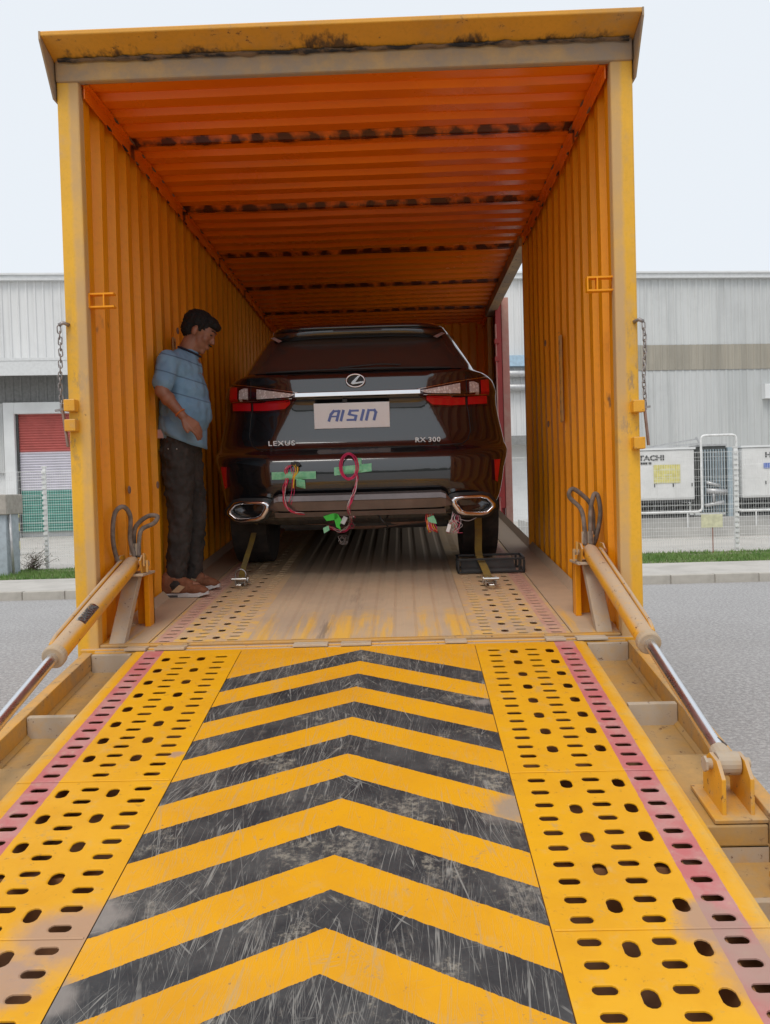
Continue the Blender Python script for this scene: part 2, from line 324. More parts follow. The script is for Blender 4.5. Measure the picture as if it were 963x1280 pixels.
k = N('charcoal_jeans'); M['pants'] = k.done(k.mix(k.ramp(k.noise(6, 5), .3, .7), (.020, .018, .017), (.045, .038, .034)), .85, 0, k.noise(14, 5), .5, .012)
M['shoe'] = plain('brown_suede', (.20, .075, .035), .8, var=.2, sc=30); M['shoe2'] = plain('tan_leather', (.45, .30, .17), .7, var=.1)
M['sole'] = plain('grey_sole', (.50, .48, .47), .6); M['sole2'] = plain('dark_sole', (.06, .06, .065), .6)
M['card'] = plain('pink_card', (.62, .42, .40), .5); M['eye'] = plain('eye_dark', (.02, .015, .012), .3); M['thread'] = plain('orange_thread', (.55, .16, .03), .7)

# ------------------------------------------------------------------ mesh helpers
class MB:
    def __init__(s): s.v = []; s.f = []; s.mi = []; s.cur = 0
    def add(s, vs, fs):
        b = len(s.v); s.v += [tuple(v) for v in vs]; s.f += [tuple(i+b for i in f) for f in fs]; s.mi += [s.cur]*len(fs); return s
    def box(s, c, d, rot=None):
        x, y, z = (q/2 for q in d); c = Vector(c)
        vs = [Vector((i, j, k_)) for i in (-x, x) for j in (-y, y) for k_ in (-z, z)]
        if rot is not None: vs = [rot @ v for v in vs]
        return s.add([v+c for v in vs], [(0,1,3,2), (4,6,7,5), (0,4,5,1), (2,3,7,6), (0,2,6,4), (1,5,7,3)])
    def bb(s, x0, x1, y0, y1, z0, z1): return s.box(((x0+x1)/2, (y0+y1)/2, (z0+z1)/2), (x1-x0, y1-y0, z1-z0))
    def bar(s, p, q, w, h, upv=(0, 0, 1)):
        p, q = Vector(p), Vector(q); d = q-p; L = d.length; y = d/L; u = Vector(upv); x = y.cross(u)
        if x.length < 1e-4: x = y.cross(Vector((1, 0, 0)))
        x.normalize(); z = x.cross(y); return s.box((p+q)/2, (w, L, h), Matrix((x, y, z)).transposed())
    def tube(s, pts, r, n=8, closed=False, cap=True):
        pts = [Vector(p) for p in pts]; m = len(pts); rs = r if isinstance(r, (list, tuple)) else [r]*m
        vs = []; ref = None
        for i, p in enumerate(pts):
            if closed: t = pts[(i+1) % m]-pts[i-1]
            else: t = pts[min(i+1, m-1)]-pts[max(i-1, 0)]
            t.normalize()
            if ref is None:
                ref = Vector((0, 0, 1)) if abs(t.z) < .9 else Vector((1, 0, 0))
            a = (ref-t*ref.dot(t)); a.normalize(); ref = a; b = t.cross(a)
            vs += [p+(a*cos(2*pi*j/n)+b*sin(2*pi*j/n))*rs[i] for j in range(n)]
        fs = []
        for i in range(m if closed else m-1):
            k_ = (i+1) % m
            fs += [(i*n+j, i*n+(j+1) % n, k_*n+(j+1) % n, k_*n+j) for j in range(n)]
        if not closed and cap: fs += [tuple(range(n-1, -1, -1)), tuple((m-1)*n+j for j in range(n))]
        return s.add(vs, fs)
    def cyl(s, p, q, r, n=16, r2=None): return s.tube([p, q], [r, r if r2 is None else r2], n)
    def ell(s, c, r, rot=None, nu=16, nv=10):
        vs = []; c = Vector(c)
        for i in range(nv+1):
            for j in range(nu):
                a = pi*i/nv; b = 2*pi*j/nu; v = Vector((r[0]*sin(a)*cos(b), r[1]*sin(a)*sin(b), r[2]*cos(a)))
                vs.append((rot @ v if rot is not None else v)+c)
        return s.add(vs, [(i*nu+j, (i+1)*nu+j, (i+1)*nu+(j+1) % nu, i*nu+(j+1) % nu) for i in range(nv) for j in range(nu)])
    def cap(s, p, q, r1, r2, n=14):
        """tapered capsule"""
        s.ell(p, (r1,)*3, nu=n, nv=8); s.ell(q, (r2,)*3, nu=n, nv=8); return s.tube([p, q], [r1, r2], n)
    def prism(s, poly, d):
        """closed polygon (3-D points) pushed along d"""
        n = len(poly); d = Vector(d); vs = [Vector(p) for p in poly]; vs += [v+d for v in vs]
        return s.add(vs, [tuple(range(n-1, -1, -1)), tuple(range(n, 2*n))]+[(i, (i+1) % n, (i+1) % n+n, i+n) for i in range(n)])
    def quad(s, *p): return s.add(p, [tuple(range(len(p)))])
    def build(s, name, mat, parent=None, smooth=False, bevel=0, local=False, label=None, kind=None, fix=True):
        me = bpy.data.meshes.new(name); me.from_pydata(s.v, [], s.f)
        for m in (mat if isinstance(mat, list) else [mat]): me.materials.append(M[m] if isinstance(m, str) else m)
        if isinstance(mat, list): me.polygons.foreach_set('material_index', s.mi)
        if fix:
            bm = bmesh.new(); bm.from_mesh(me); bmesh.ops.recalc_face_normals(bm, faces=bm.faces); bm.to_mesh(me); bm.free()
        if smooth: me.polygons.foreach_set('use_smooth', [True]*len(me.polygons))
        o = bpy.data.objects.new(name, me); COL.objects.link(o)
        if bevel:
            b = o.modifiers.new('bevel', 'BEVEL'); b.width = bevel; b.segments = 2; b.limit_method = 'ANGLE'; b.angle_limit = radians(40)
        if parent: par(o, parent, local)
        if label: o['label'] = label
        if kind: o['kind'] = kind
        return o
def world_of(o):
    m = o.matrix_basis.copy()
    if o.parent: m = world_of(o.parent) @ o.matrix_parent_inverse @ m
    return m
def par(o, p, local=False):
    o.parent = p; o.matrix_parent_inverse = Matrix.Identity(4) if local else world_of(p).inverted()
def empty(name, loc, label, cat, rot=(0, 0, 0), group=None):
    o = bpy.data.objects.new(name, None); COL.objects.link(o); o.location = loc; o.rotation_euler = rot; o.empty_display_size = .2
    return tag(o, label, cat, group)
def tag(o, label, cat, group=None):
    o['label'] = label; o['category'] = cat
    if group: o['group'] = group
    return o
def struct(o): o['kind'] = 'structure'; return o
def dup(o, parent=None, loc=None, name=None):
    c = o.copy(); COL.objects.link(c)
    if parent: c.parent = parent
    if loc is not None: c.location = loc
    for ch in [q for q in bpy.data.objects if q.parent == o]: dup(ch, c)
    return c
def text(name, body, size, mat, loc, rot, parent, depth=.002, shear=0, sx=1., local=False, bold=0, align='CENTER', space=1.):
    cu = bpy.data.curves.new(name, 'FONT'); cu.body = body; cu.size = size; cu.extrude = depth; cu.shear = shear; cu.align_x = align; cu.align_y = 'CENTER'
    cu.offset = bold; cu.space_character = space; cu.resolution_u = 3
    t = bpy.data.objects.new(name+'_c', cu); COL.objects.link(t); dg = bpy.context.evaluated_depsgraph_get()
    me = bpy.data.meshes.new_from_object(t.evaluated_get(dg)); bpy.data.objects.remove(t)
    me.materials.clear(); me.materials.append(M[mat]); me.name = name
    o = bpy.data.objects.new(name, me); COL.objects.link(o)
    me.transform(Matrix.Translation(loc) @ rot.to_4x4() @ Matrix.Diagonal((sx, 1, 1, 1)))
    par(o, parent, local); return o
STAND = Matrix(((1, 0, 0), (0, 0, -1), (0, 1, 0)))       # text plane standing up, facing -Y
def arc(c, r, a0, a1, n, ax=(1, 0, 0), ay=(0, 0, 1)):
    c, ax, ay = Vector(c), Vector(ax), Vector(ay)
    return [c+ax*r*cos(a0+(a1-a0)*i/n)+ay*r*sin(a0+(a1-a0)*i/n) for i in range(n+1)]
def smooth_path(pts, n=6):
    P = [Vector(p) for p in pts]; P = [P[0]*2-P[1]]+P+[P[-1]*2-P[-2]]; o = []
    for i in range(1, len(P)-2):
        a, b, c, d = P[i-1:i+3]
        for j in range(n):
            t = j/n; o.append(.5*((2*b)+(c-a)*t+(2*a-5*b+4*c-d)*t*t+(3*b-a-3*c+d)*t**3))
    return o+[P[-2]]

# ================================================================== SETTING
mb = MB(); G = 12
mb.quad((-400, -400, 0), (400, -400, 0), (400, 600, 0), (-400, 600, 0)); struct(mb.build('road', 'road'))
KY = 14.05
mb = MB(); mb.bb(-60, 60, KY+.14, 16.3, -.1, .146); struct(mb.build('pavement', 'concrete'))
mb = MB(); mb.bb(-60, 60, 16.3, 18.9, -.1, .13); struct(mb.build('verge_soil', 'soil'))
mb = MB(); mb.bb(-80, 80, 18.9, 70, -.1, .135); struct(mb.build('concrete_yard', 'apron'))
kerb = MB().bb(-60, 60, KY+.02, KY+.139, -.1, .12).build('kerb', 'kerb'); struct(kerb)
stone = MB().bb(-.365, .365, 0, .14, -.05, .15)
so = stone.build('kerb_stone', 'kerb', None, bevel=.012)
so.location = (-12.0, KY, 0); par(so, kerb)
for i in range(1, 34):
    c = so.copy(); COL.objects.link(c); c.parent = kerb; c.location = (-12.0+i*.745, KY+random.uniform(-.006, .006), random.uniform(-.004, .004))
# grass
rg = random.Random(3); mb = MB()
for i in range(42000):
    x = rg.uniform(-13, 13); y = rg.uniform(16.32, 18.75); n_ = noise.noise((x*.6, y*1.3, 0))
    if n_+rg.uniform(-.5, .5) < -.42+.35*max(0, (y-17.9)): continue
    h = rg.uniform(.03, .085)*(1+n_*.7); a = rg.uniform(0, pi); wd = rg.uniform(.006, .014); dx, dy = cos(a)*wd, sin(a)*wd; lx, ly = rg.uniform(-.03, .03), rg.uniform(-.03, .03)
    mb.add([(x-dx, y-dy, .13), (x+dx, y+dy, .13), (x+lx, y+ly, .13+h)], [(0, 1, 2)])
g = mb.build('grass', 'grass', kind='stuff', fix=False); tag(g, 'short green grass strip between the pavement and the wire fence', 'grass')

# distant trees on the far side of the road, behind the photographer (seen mirrored in the bumper)
mb = MB()
for i in range(90):
    x = -180+i*4+rg.uniform(-1.5, 1.5); h = rg.uniform(5, 9); y = -120+rg.uniform(-6, 6)
    mb.ell((x, y, h*.5), (rg.uniform(3, 5), 3, h*.6), nu=9, nv=6)
t_ = mb.build('far_trees', 'trees', kind='stuff', smooth=True); tag(t_, 'dark far row of trees across the road', 'trees')

# ------------------------------------------------------------------ warehouse
BA = .115
W = empty('warehouse', (0, 38, 0), 'long pale grey corrugated warehouse with beige band and striped roller door', 'warehouse', rot=(0, 0, BA))
def sheet(x0, x1, z0, z1, y, pitch, dep, mat, name='wall_cladding', label=None, pr=.62):
    m = MB(); x = x0; prof = []
    while x < x1:
        prof += [(x, 0), (x+pitch*pr, 0), (x+pitch*(pr+.1), -dep), (x+pitch*.9, -dep)]; x += pitch
    prof.append((x, 0)); vs = []
    for (px, d) in prof: vs += [(px, y+d, z0), (px, y+d, z1)]
    m.add(vs, [(2*i, 2*i+2, 2*i+3, 2*i+1) for i in range(len(prof)-1)])
    return m.build(name, mat, W, local=True, label=label)
MB().bb(-60, 60, .3, 18, 0, 11.4).build('wall', 'white', W, local=True)
sheet(-40, -9, 7.83, 11.5, .2, .36, .05, 'clad_l')
sheet(-9, 9, 4.1, 11.5, .2, .36, .05, 'clad_l')
sheet(9, 40, 8.36, 11.5, .2, .36, .05, 'clad'); sheet(9, 40, 0, 7.16, .2, .36, .05, 'cladlow')
sheet(9, 40, 7.16, 8.36, .16, .36, .04, 'band', 'translucent_band', 'weathered beige translucent strip')
for x0, x1 in ((9.0, 9.25),): MB().bb(x0, x1, .02, .3, 0, 11.5).build('corner_trim', 'trim', W, local=True)
MB().bb(-60, 60, -.05, .4, 11.5, 11.72).build('parapet', 'trim', W, local=True)
MB().bb(-60, 60, -.12, .45, 11.72, 11.80).build('coping', 'white', W, local=True)
# canopy over the dock at the left
m = MB(); m.bb(-40, -12, -1.5, -1.4, 7.1, 7.72); m.bb(-40, -12, -1.52, .2, 7.72, 7.83); m.build('canopy', 'trim', W, local=True)
m = MB()
for i in range(78): m.bb(-40+i*.36, -40+i*.36+.03, -1.42, -1.405, 7.14, 7.7)
m.build('canopy_rib', 'clad', W, local=True, kind='stuff')
sheet(-40, -12, 6.1, 7.72, .12, .36, .05, 'louvre', 'canopy_soffit_cladding')
# door surround, roller door
m = MB(); m.bb(-17.35, -16.9, -.25, .3, 0, 6.1); m.bb(-13.0, -12.5, -.25, .3, 0, 6.1); m.bb(-16.9, -13.0, -.25, .3, 5.6, 6.1)
m.build('door_surround', 'white', W, local=True, bevel=.02)
m = MB(); z = .36; sl = .115
while z < 5.6:
    m.cur = 2 if z < 2.17 else (1 if z < 3.88 else 0)
    m.add([(-16.9, .10, z), (-13, .10, z), (-13, .04, z+sl*.5), (-16.9, .04, z+sl*.5), (-13, .10, z+sl), (-16.9, .10, z+sl)], [(0, 1, 2, 3), (3, 2, 4, 5)]); z += sl
m.build('roller_door', ['shred', 'shwhite', 'shgreen'], W, local=True, label='roller door striped red, white and green')
for a in (-16.9, -13.1): MB().bb(a, a+.1, -.03, .1, .36, 5.6).build('door_track', 'dgrey', W, local=True)
sheet(-19.6, -17.4, 3.05, 6.1, .1, .36, .05, 'clad', 'side_panel')
# fittings seen through the gap of the transporter
m = MB(); m.bb(3, 8.9, -.2, .2, 7.4, 7.9); m.build('blue_fascia', 'blue', W, local=True)
for zz, r in ((7.05, .17), (6.42, .17)): MB().cyl((3, -.1, zz), (8.9, -.1, zz), r, 12).build('pipe', 'steel', W, smooth=True, local=True)
m = MB(); m.bb(3, 8.9, -1.2, .2, 3.95, 4.1); m.bb(3, 8.9, -1.2, -1.1, 3.7, 3.95); m.build('awning', 'louvre', W, local=True)
MB().bb(17.9, 18.9, -.15, .2, 5.7, 6.4).build('wall_box', 'white', W, local=True)

# ------------------------------------------------------------------ generators
def generator(x, label, sign):
    r = empty('generator', (x, 25, .12), label, 'generator', group=None)
    L = 2.62
    m = MB(); m.bb(-L, 0, 0, 1.3, 1.1, 2.62); m.build('body', 'gen', r, local=True, bevel=.04)
    m = MB(); m.bb(-L-.03, .03, -.03, 1.33, 2.622, 2.68); m.build('roof', 'white', r, local=True)
    for a, b in ((-2.56, -1.87), (-1.85, -1.16), (-1.14, -.60), (-.58, -.04)):
        p = MB().bb(a, b, -.012, 0.01, 1.16, 2.12).build('door_panel', 'gen', r, local=True, bevel=.006)
        MB().bb(b-.07, b-.04, -.03, -.012, 1.5, 1.6).build('handle', 'dgrey', p, local=True)
    m = MB(); m.bb(-L, 0, .05, 1.25, .55, .62); m.bb(-L, 0, .05, 1.25, 1.02, 1.1)
    for i in range(14): m.bb(-L+i*.2, -L+i*.2+.03, .06, .1, .6, 1.04)
    m.build('base_frame', 'dgrey', r, local=True)
    m = MB(); m.bb(-L+.1, -.1, .2, 1.1, .62, 1.0)
    for i in range(7): m.cyl((-L+.3+i*.33, .1, .7+.06*(i % 3)), (-L+.5+i*.33, .12, .95), .05, 8)
    m.build('engine', 'black', r, local=True)
    text('lettering', 'HITACHI', .21, 'lettk', (-1.42, -.012, 2.38), STAND, r, .003, sx=1.25, local=True, bold=.008)
    MB().bb(-1.62, -1.42, -.02, 0, 2.2, 2.26).build('vent', 'dgrey', r, local=True); MB().bb(-1.38, -1.3, -.02, 0, 2.2, 2.26).build('vent', 'dgrey', r, local=True)
    return r
g1 = generator(9.08, 'white generator container with yellow sign, just right of the orange container', 1)
m = MB(); m.bb(-1.235, -.445, -.03, -.014, 1.62, 2.17); ys = m.build('sign_plate', 'ysign', g1, local=True, label='yellow sign')
m = MB(); m.bb(-1.05, -.6, -.033, -.03, 2.02, 2.05); m.bb(-.95, -.7, -.033, -.03, 1.85, 1.88); m.build('sign_print', 'ysignl', ys, local=True)
g2 = generator(13.12, 'white generator container with small blue plate, at the right edge of the photo', 0)
bp = MB().bb(-1.98, -1.3, -.03, -.014, 1.98, 2.14).build('name_plate', 'ink', g2, local=True, label='small blue plate')
text('lettering', 'PMS-2', .12, 'plate', (-1.66, -.034, 2.06), STAND, bp, .002, local=True)
r = empty('cooling_unit', (9.74, 25.0, .12), 'dark louvred radiator unit between the two white generators', 'radiator')
m = MB(); m.bb(-.42, .34, .15, 1.1, .68, 2.7); m.build('core', 'radi', r, local=True)
m = MB()
for i in range(9): m.bb(-.40+i*.082, -.375+i*.082, .08, .15, .70, 2.6)
m.build('fin', 'bluegrey', r, local=True, kind='stuff')
MB().bb(.36, .50, .05, .3, 0.5, 2.65).build('side_column', 'bluegrey', r, local=True)
m = MB(); m.cyl((-.3, .05, 1.35), (.3, .05, 1.3), .09, 10); m.cyl((-.3, .02, 1.6), (.1, .05, 1.5), .05, 8); m.cyl((-.35, .05, .9), (.2, .0, 1.0), .06, 8); m.cyl((-.1, .0, 1.0), (-.1, .05, 1.4), .04, 8); m.build('pipework', 'steel', r, local=True, smooth=True)
m = MB(); m.bb(-.44, .36, 0.1, 1.1, 2.7, 2.76); m.bar((-.4, .3, 2.8), (-2.4, .4, 2.66), .06, .05); m.bar((-.4, .5, 2.95), (-2.0, .6, 2.72), .05, .04); m.bar((-.3, .3, 2.7), (-.5, .3, 3.0), .05, .05); m.build('top_frame', 'steel', r, local=True)
m = MB(); m.bb(4.0, 16, 24.4, 27, .1, .68); m.bb(4, 16, 24.1, 24.4, .1, .42)
tag(m.build('generator_plinth', 'wallc', bevel=.01), 'long grey concrete plinth under the generators', 'plinth')
# one continuous bent tube railing
YR = 24.3
pts = []
def rnd(a, b, c, r=.14, n=4):
    a, b, c = Vector(a), Vector(b), Vector(c); p = b+(a-b).normalized()*r; q = b+(c-b).normalized()*r
    return [p*(1-t)**2+b*2*t*(1-t)+q*t*t for t in [i/n for i in range(n+1)]]
K_ = [(4.2, YR, .87), (9.03, YR, .87), (9.03, YR, 3.1), (10.06, YR, 3.1), (10.06, YR, .87), (14.4, YR, .87)]
pts = [Vector(K_[0])]
for i in range(1, len(K_)-1): pts += rnd(K_[i-1], K_[i], K_[i+1])
pts.append(Vector(K_[-1]))
r = empty('tube_railing', (9.5, YR, .42), 'white bent tube guard rail looping up around the radiator unit', 'railing')
MB().tube(pts, .035, 8).build('rail_tube', 'wire', r, smooth=True)
for x in (5.2, 7.1, 8.6, 10.6, 12.6): MB().cyl((x, YR, .42), (x, YR, .86), .025, 8).build('rail_foot', 'wire', r)

# ------------------------------------------------------------------ fence
fr = empty('wire_fence', (0, 19.0, .13), 'white welded wire mesh fence with notched posts along the grass', 'fence')
PX = [-8.13+i*2.67 for i in range(-2, 10)]
for i, x in enumerate(PX):
    m = MB(); m.bb(x-.035, x+.035, 19.0, 19.06, .1, 2.5); m.bb(x-.05, x+.05, 18.99, 19.07, 2.5, 2.53)
    for j in range(19): m.bb(x-.05, x+.05, 18.965, 19.0, .2+j*.12, .265+j*.12)
    m.build('fence_post', 'wire', fr)
for i in range(len(PX)-1):
    x0, x1 = PX[i]+.05, PX[i+1]-.05; m = MB()
    q = x0
    while q < x1: m.bb(q-.0021, q+.0021, 18.975, 18.979, .2, 2.42); q += .055
    for z in [.22+.2*j for j in range(12)]: m.bb(x0, x1, 18.967, 18.972, z-.0024, z+.0024)
    for z in (.42, 1.1, 1.75, 2.3): m.bb(x0, x1, 18.93, 18.936, z-.003, z+.003); m.bb(x0, x1, 18.93, 18.936, z+.1, z+.106)
    m.build('mesh_panel', 'wire', fr, fix=False)
# small sign on a stake
r = empty('stake_sign', (7.2, 18.6, .13), 'small pale yellow blank sign on a rusty stake in the grass', 'sign')
MB().bb(6.93, 7.41, 18.58, 18.595, .70, 1.0).build('sign_board', 'ysignl', r, bevel=.004)
MB().cyl((7.19, 18.6, .1), (7.19, 18.6, .72), .012, 6).build('stake', 'redpost', r)
# cabinet at the left edge
r = empty('electrical_cabinet', (-8.62, 17.3, .13), 'grey roadside electrical cabinet with concrete top at the left edge', 'cabinet')
MB().bb(-9.1, -8.24, 17.3, 17.9, .12, 1.45).build('cabinet_box', 'cab', r, bevel=.01)
MB().bb(-9.2, -8.18, 17.22, 18, 1.45, 1.88).build('cabinet_top', 'cabtop', r, bevel=.02)
MB().bb(-8.66, -8.64, 17.285, 17.3, .2, 1.4).build('door_gap', 'dgrey', r)
MB().cyl((-8.16, 17.4, .1), (-8.2, 17.4, 1.45), .03, 8).build('conduit', 'steel', r, smooth=True)
m = MB(); m.bb(-11.38, -11.22, 24.0, 24.22, .13, 1.45); o = m.build('bollard', 'dgrey')
tag(o, 'small yellow and black corner guard beside the roller door', 'bollard')
for z in (.3, .85, 1.25): MB().bb(-11.385, -11.215, 23.99, 24.23, z, z+.25).build('yellow_band', 'ysign', o)
# dry shrub in the fence
r = empty('dry_shrub', (-8.35, 18.8, .13), 'straggly dry shrub growing at the foot of the fence beside the cabinet', 'shrub')
m = MB(); l = MB(); rs = random.Random(5)
for i in range(34):
    p = Vector((-8.42+rs.uniform(-.12, .12), 18.8+rs.uniform(-.05, .05), .13)); q = p
    pp = [p]
    for j in range(4):
        q = q+Vector((rs.uniform(-.14, .2), rs.uniform(-.05, .05), rs.uniform(.02, .14))); pp.append(q)
        for _ in range(3):
            c = q+Vector([rs.uniform(-.07, .07) for _ in range(3)]); a = Vector([rs.uniform(-.025, .025) for _ in range(3)]); b = Vector([rs.uniform(-.025, .025) for _ in range(3)]); l.add([c, c+a, c+b], [(0, 1, 2)])
    m.tube(pp, [.008, .006, .005, .004, .003], 4)
m.build('stem', 'twig', r); l.build('foliage', 'leafdry', r, fix=False)
# valve stand behind the fence in the gap
r = empty('valve_stand', (4.75, 26, .13), 'pipe and hand wheel valve stand beyond the fence, seen in the container gap', 'valve')
m = MB(); m.cyl((4.75, 26, .1), (4.75, 26, 1.9), .06, 8); m.cyl((4.3, 26, .5), (5.2, 26, .8), .07, 8); m.cyl((4.3, 26, 1.15), (5.2, 26, 1.15), .05, 8); m.build('pipework', 'dgrey', r)
MB().tube(arc((4.75, 25.9, 2.0), .2, 0, 2*pi, 16)[:-1], .025, 6, closed=True).build('hand_wheel', 'dgrey', r)

# ================================================================== TRANSPORTER
D = 3.7932
def zr(y): return 1.0075-.1617*(D-y)
def zd(y): return 1.0075+.0937*(y-D)
ZC = 1.925+H                                # underside of the header
T = empty('car_transporter', (0, 6.5, 0), 'dusty yellow steel car transporter container with lowered chevron loading ramp', 'truck')
def P(m, name, mat, **k): return m.build(name, mat, T, **k)
# posts
for s in (-1, 1):
    m = MB(); m.bb(min(s*1.218, s*1.32), max(s*1.218, s*1.32), D, D+.06, .5, ZC+.13)
    p_ = P(m, 'corner_post', 'post', bevel=.008)
    zz = [.438, .346] if s < 0 else [.356, .189]
    for q in zz:
        x = s*1.30; m = MB().bb(x-.022, x+.03, D-.05, D, q+H-.025, q+H+.03); m.build('keeper_block', 'ram', p_, bevel=.004)
    # small shelf bracket inside
    x0, x1 = sorted((s*1.218, s*1.10)); b = MB(); b.bb(x0, x1, D+.03, D+.07, 2.66, 2.668); b.bb(x0, x1, D+.03, D+.07, 2.60, 2.608); b.bb(x0, x0+.006 if s > 0 else x0+.006, D+.03, D+.07, 2.608, 2.66)
    b.bb(*sorted((s*1.15, s*1.144)), D+.03, D+.06, 2.608, 2.66); P(b, 'latch_bracket', 'wall')
# header beam and awning lip
m = MB(); m.bb(-1.32, 1.32, D-.012, D+.03, ZC, ZC+.125); P(m, 'header_beam', 'header', bevel=.01)
zt = ZC+.092
m = MB(); m.prism([(-1.325, D-.002, zt), (-1.325, D-.145, zt+.045), (-1.325, D-.145, zt+.066), (-1.325, D+.2, zt+.10), (-1.325, D+.2, zt+.02)], (2.65, 0, 0))
aw = P(m, 'awning_lip', 'awning', bevel=.004)
k = N('scorched_weld'); f = k.noise(1, 4, .7, v=k.map((7, 1, 20))); X_, Y_, Z_ = k.xyz()[0:3]
M['weld'] = k.done(k.mix(k.ramp(f, .42, .58), (.20, .12, .06), (.02, .018, .018)), .8, 0, k.noise(60, 3), .6, .006)
wl = [(-1.3+i*.02, D-.020-.004*rg.random(), ZC+.090+.006*noise.noise((i*.35, 0, 0))) for i in range(131)]
MB().tube(wl, [.008+.012*max(0, noise.noise((i*.22, 3, 0)))*1.6 for i in range(131)], 6).build('weld_seam', 'weld', aw)
for s in (-1, 1):
    x = s*1.325
    m = MB(); m.prism([(x, D-.145, zt+.066), (x, D-.145, zt+.03), (x, D-.012, zt-.17), (x, D+.2, zt-.17), (x, D+.2, zt+.1)], (s*.008, 0, 0)); P(m, 'side_gusset', 'header')
# walls
def corr(x, s, y0, y1, zlo, zhi, name='side_wall', pitch=.196, dep=.050, mat='wall', taper=None):
    """trapezoid sheet in the YZ plane; grooves go outwards (s)"""
    prof = []; y = y0
    while y < y1-.01:
        for a, d in ((0, 0), (.34, 0), (.46, dep), (.80, dep)): prof.append((min(y+a*pitch, y1), d))
        y += pitch
    prof.append((y1, 0)); nz = 8; vs = []
    for (py, d) in prof:
        a, b = zlo(py), zhi(py)
        for j in range(nz+1):
            z = a+(b-a)*j/nz; vs.append((x+s*d+.007*noise.noise((py*1.1, z*.9, s*4))+.003*noise.noise((py*4, z*2.6, s*9)), py, z))
    m = MB(); n = nz+1; m.add(vs, [(i*n+j, (i+1)*n+j, (i+1)*n+j+1, i*n+j+1) for i in range(len(prof)-1) for j in range(nz)])
    o = P(m, name, mat, fix=False); so_ = o.modifiers.new('thickness', 'SOLIDIFY'); so_.thickness = .003; so_.offset = 0; return o
LW = corr(-1.224, -1, D+.061, 9.66, lambda y: zd(y)-.02, lambda y: ZC+.03)
RW = corr(1.224, 1, D+.061, 6.32, lambda y: zd(y)-.02, lambda y: ZC+.03)
RW2 = corr(1.215, 1, 8.91, 9.66, lambda y: zd(y)-.02, lambda y: ZC+.03)
m = MB(); m.bb(1.19, 1.27, 6.32, 6.36, 1.2, ZC+.03); m.build('wall_end_trim', 'wall', RW)
P(MB().bb(1.185, 1.225, 8.86, 8.905, 1.42, ZC-.08), 'door_post', 'post', bevel=.004)
P(MB().bb(1.17, 1.26, 6.36, 8.90, ZC-.07, ZC+.03), 'door_head_rail', 'header')
# top corner angles with stitch weld burns
for s in (-1, 1):
    m = MB(); x0, x1 = sorted((s*1.155, s*1.16)); m.bb(*sorted((s*1.205, s*1.178)), D+.03, 9.6, ZC-.004, ZC+.002); m.bb(*sorted((s*1.205, s*1.200)), D+.03, 9.6, ZC-.06, ZC-.004)
    a_ = P(m, 'corner_angle', 'ceiling')
    w_ = MB(); y = 4.1
    while y < 8.6:
        L = rg.uniform(.03, .09); w_.tube([(s*1.197, y, ZC-.062), (s*1.197, y+L/2, ZC-.066), (s*1.197, y+L, ZC-.062)], [.003, .007, .003], 5)
        w_.tube([(s*1.176, y+.05, ZC-.004), (s*1.176, y+.05+L/2, ZC-.006), (s*1.176, y+.05+L, ZC-.004)], [.003, .006, .003], 5); y += rg.uniform(.14, .30)
    w_.build('stitch_weld', 'weld', a_, kind='stuff')
# ceiling panels
for i in range(6):
    y0 = (D+.03) if i == 0 else 4.5+1.07*(i-1); y1 = 4.5+1.07*i if i < 5 else 9.64
    n = max(1, round((y1-y0)/.178)); pt = (y1-y0)/n; prof = []
    for j in range(n):
        for a, d in ((.0, 0), (.42, 0), (.55, .028), (.87, .028)): prof.append((y0+(j+a)*pt, d))
    prof[0] = (y0+.002, 0); prof.append((y1-.002, 0)); vs = []; nx = 14
    for (py, d) in prof:
        for j in range(nx+1):
            x = -1.24+2.48*j/nx; vs.append((x, py, ZC+.008+d+.007*noise.noise((x*1.3, py*.9, 7))))
    m = MB(); n_ = nx+1; m.add(vs, [(q*n_+j, (q+1)*n_+j, (q+1)*n_+j+1, q*n_+j+1) for q in range(len(prof)-1) for j in range(nx)])
    P(m, 'ceiling_panel', 'ceiling', fix=False)
    if i: P(MB().bb(-1.15, 1.15, y0-.005, y0+.005, ZC-.001, ZC+.006), 'ceiling_joint', 'ceiling')
P(MB().bb(-1.3, 1.3, D+.14, 9.7, ZC+.045, ZC+.06), 'roof_skin', 'post')
# bulkhead over the bonnet, nose box
prof = []; x = -1.22; m = MB(); vs = []
while x < 1.21:
    for a, d in ((0, 0), (.36, 0), (.5, .036), (.86, .036)): prof.append((x+a*.19, d))
    x += .19
for (px, d) in prof: vs += [(px, 9.6+d, zd(9.6)+1.15), (px, 9.6+d, ZC+.03)]
m.add(vs, [(2*i, 2*i+2, 2*i+3, 2*i+1) for i in range(len(prof)-1)]); P(m, 'bulkhead', 'wall', fix=False)
m = MB(); m.bb(-1.2, 1.2, 10.5, 10.54, 1.3, zd(9.6)+1.2); m.bb(-1.2, 1.2, 9.64, 10.5, zd(9.6)+1.15, zd(9.6)+1.19); m.bb(-1.22, -1.2, 9.6, 10.5, 1.3, 2.8); m.bb(1.2, 1.22, 9.6, 10.5, 1.3, 2.8); P(m, 'nose_box', 'wall')
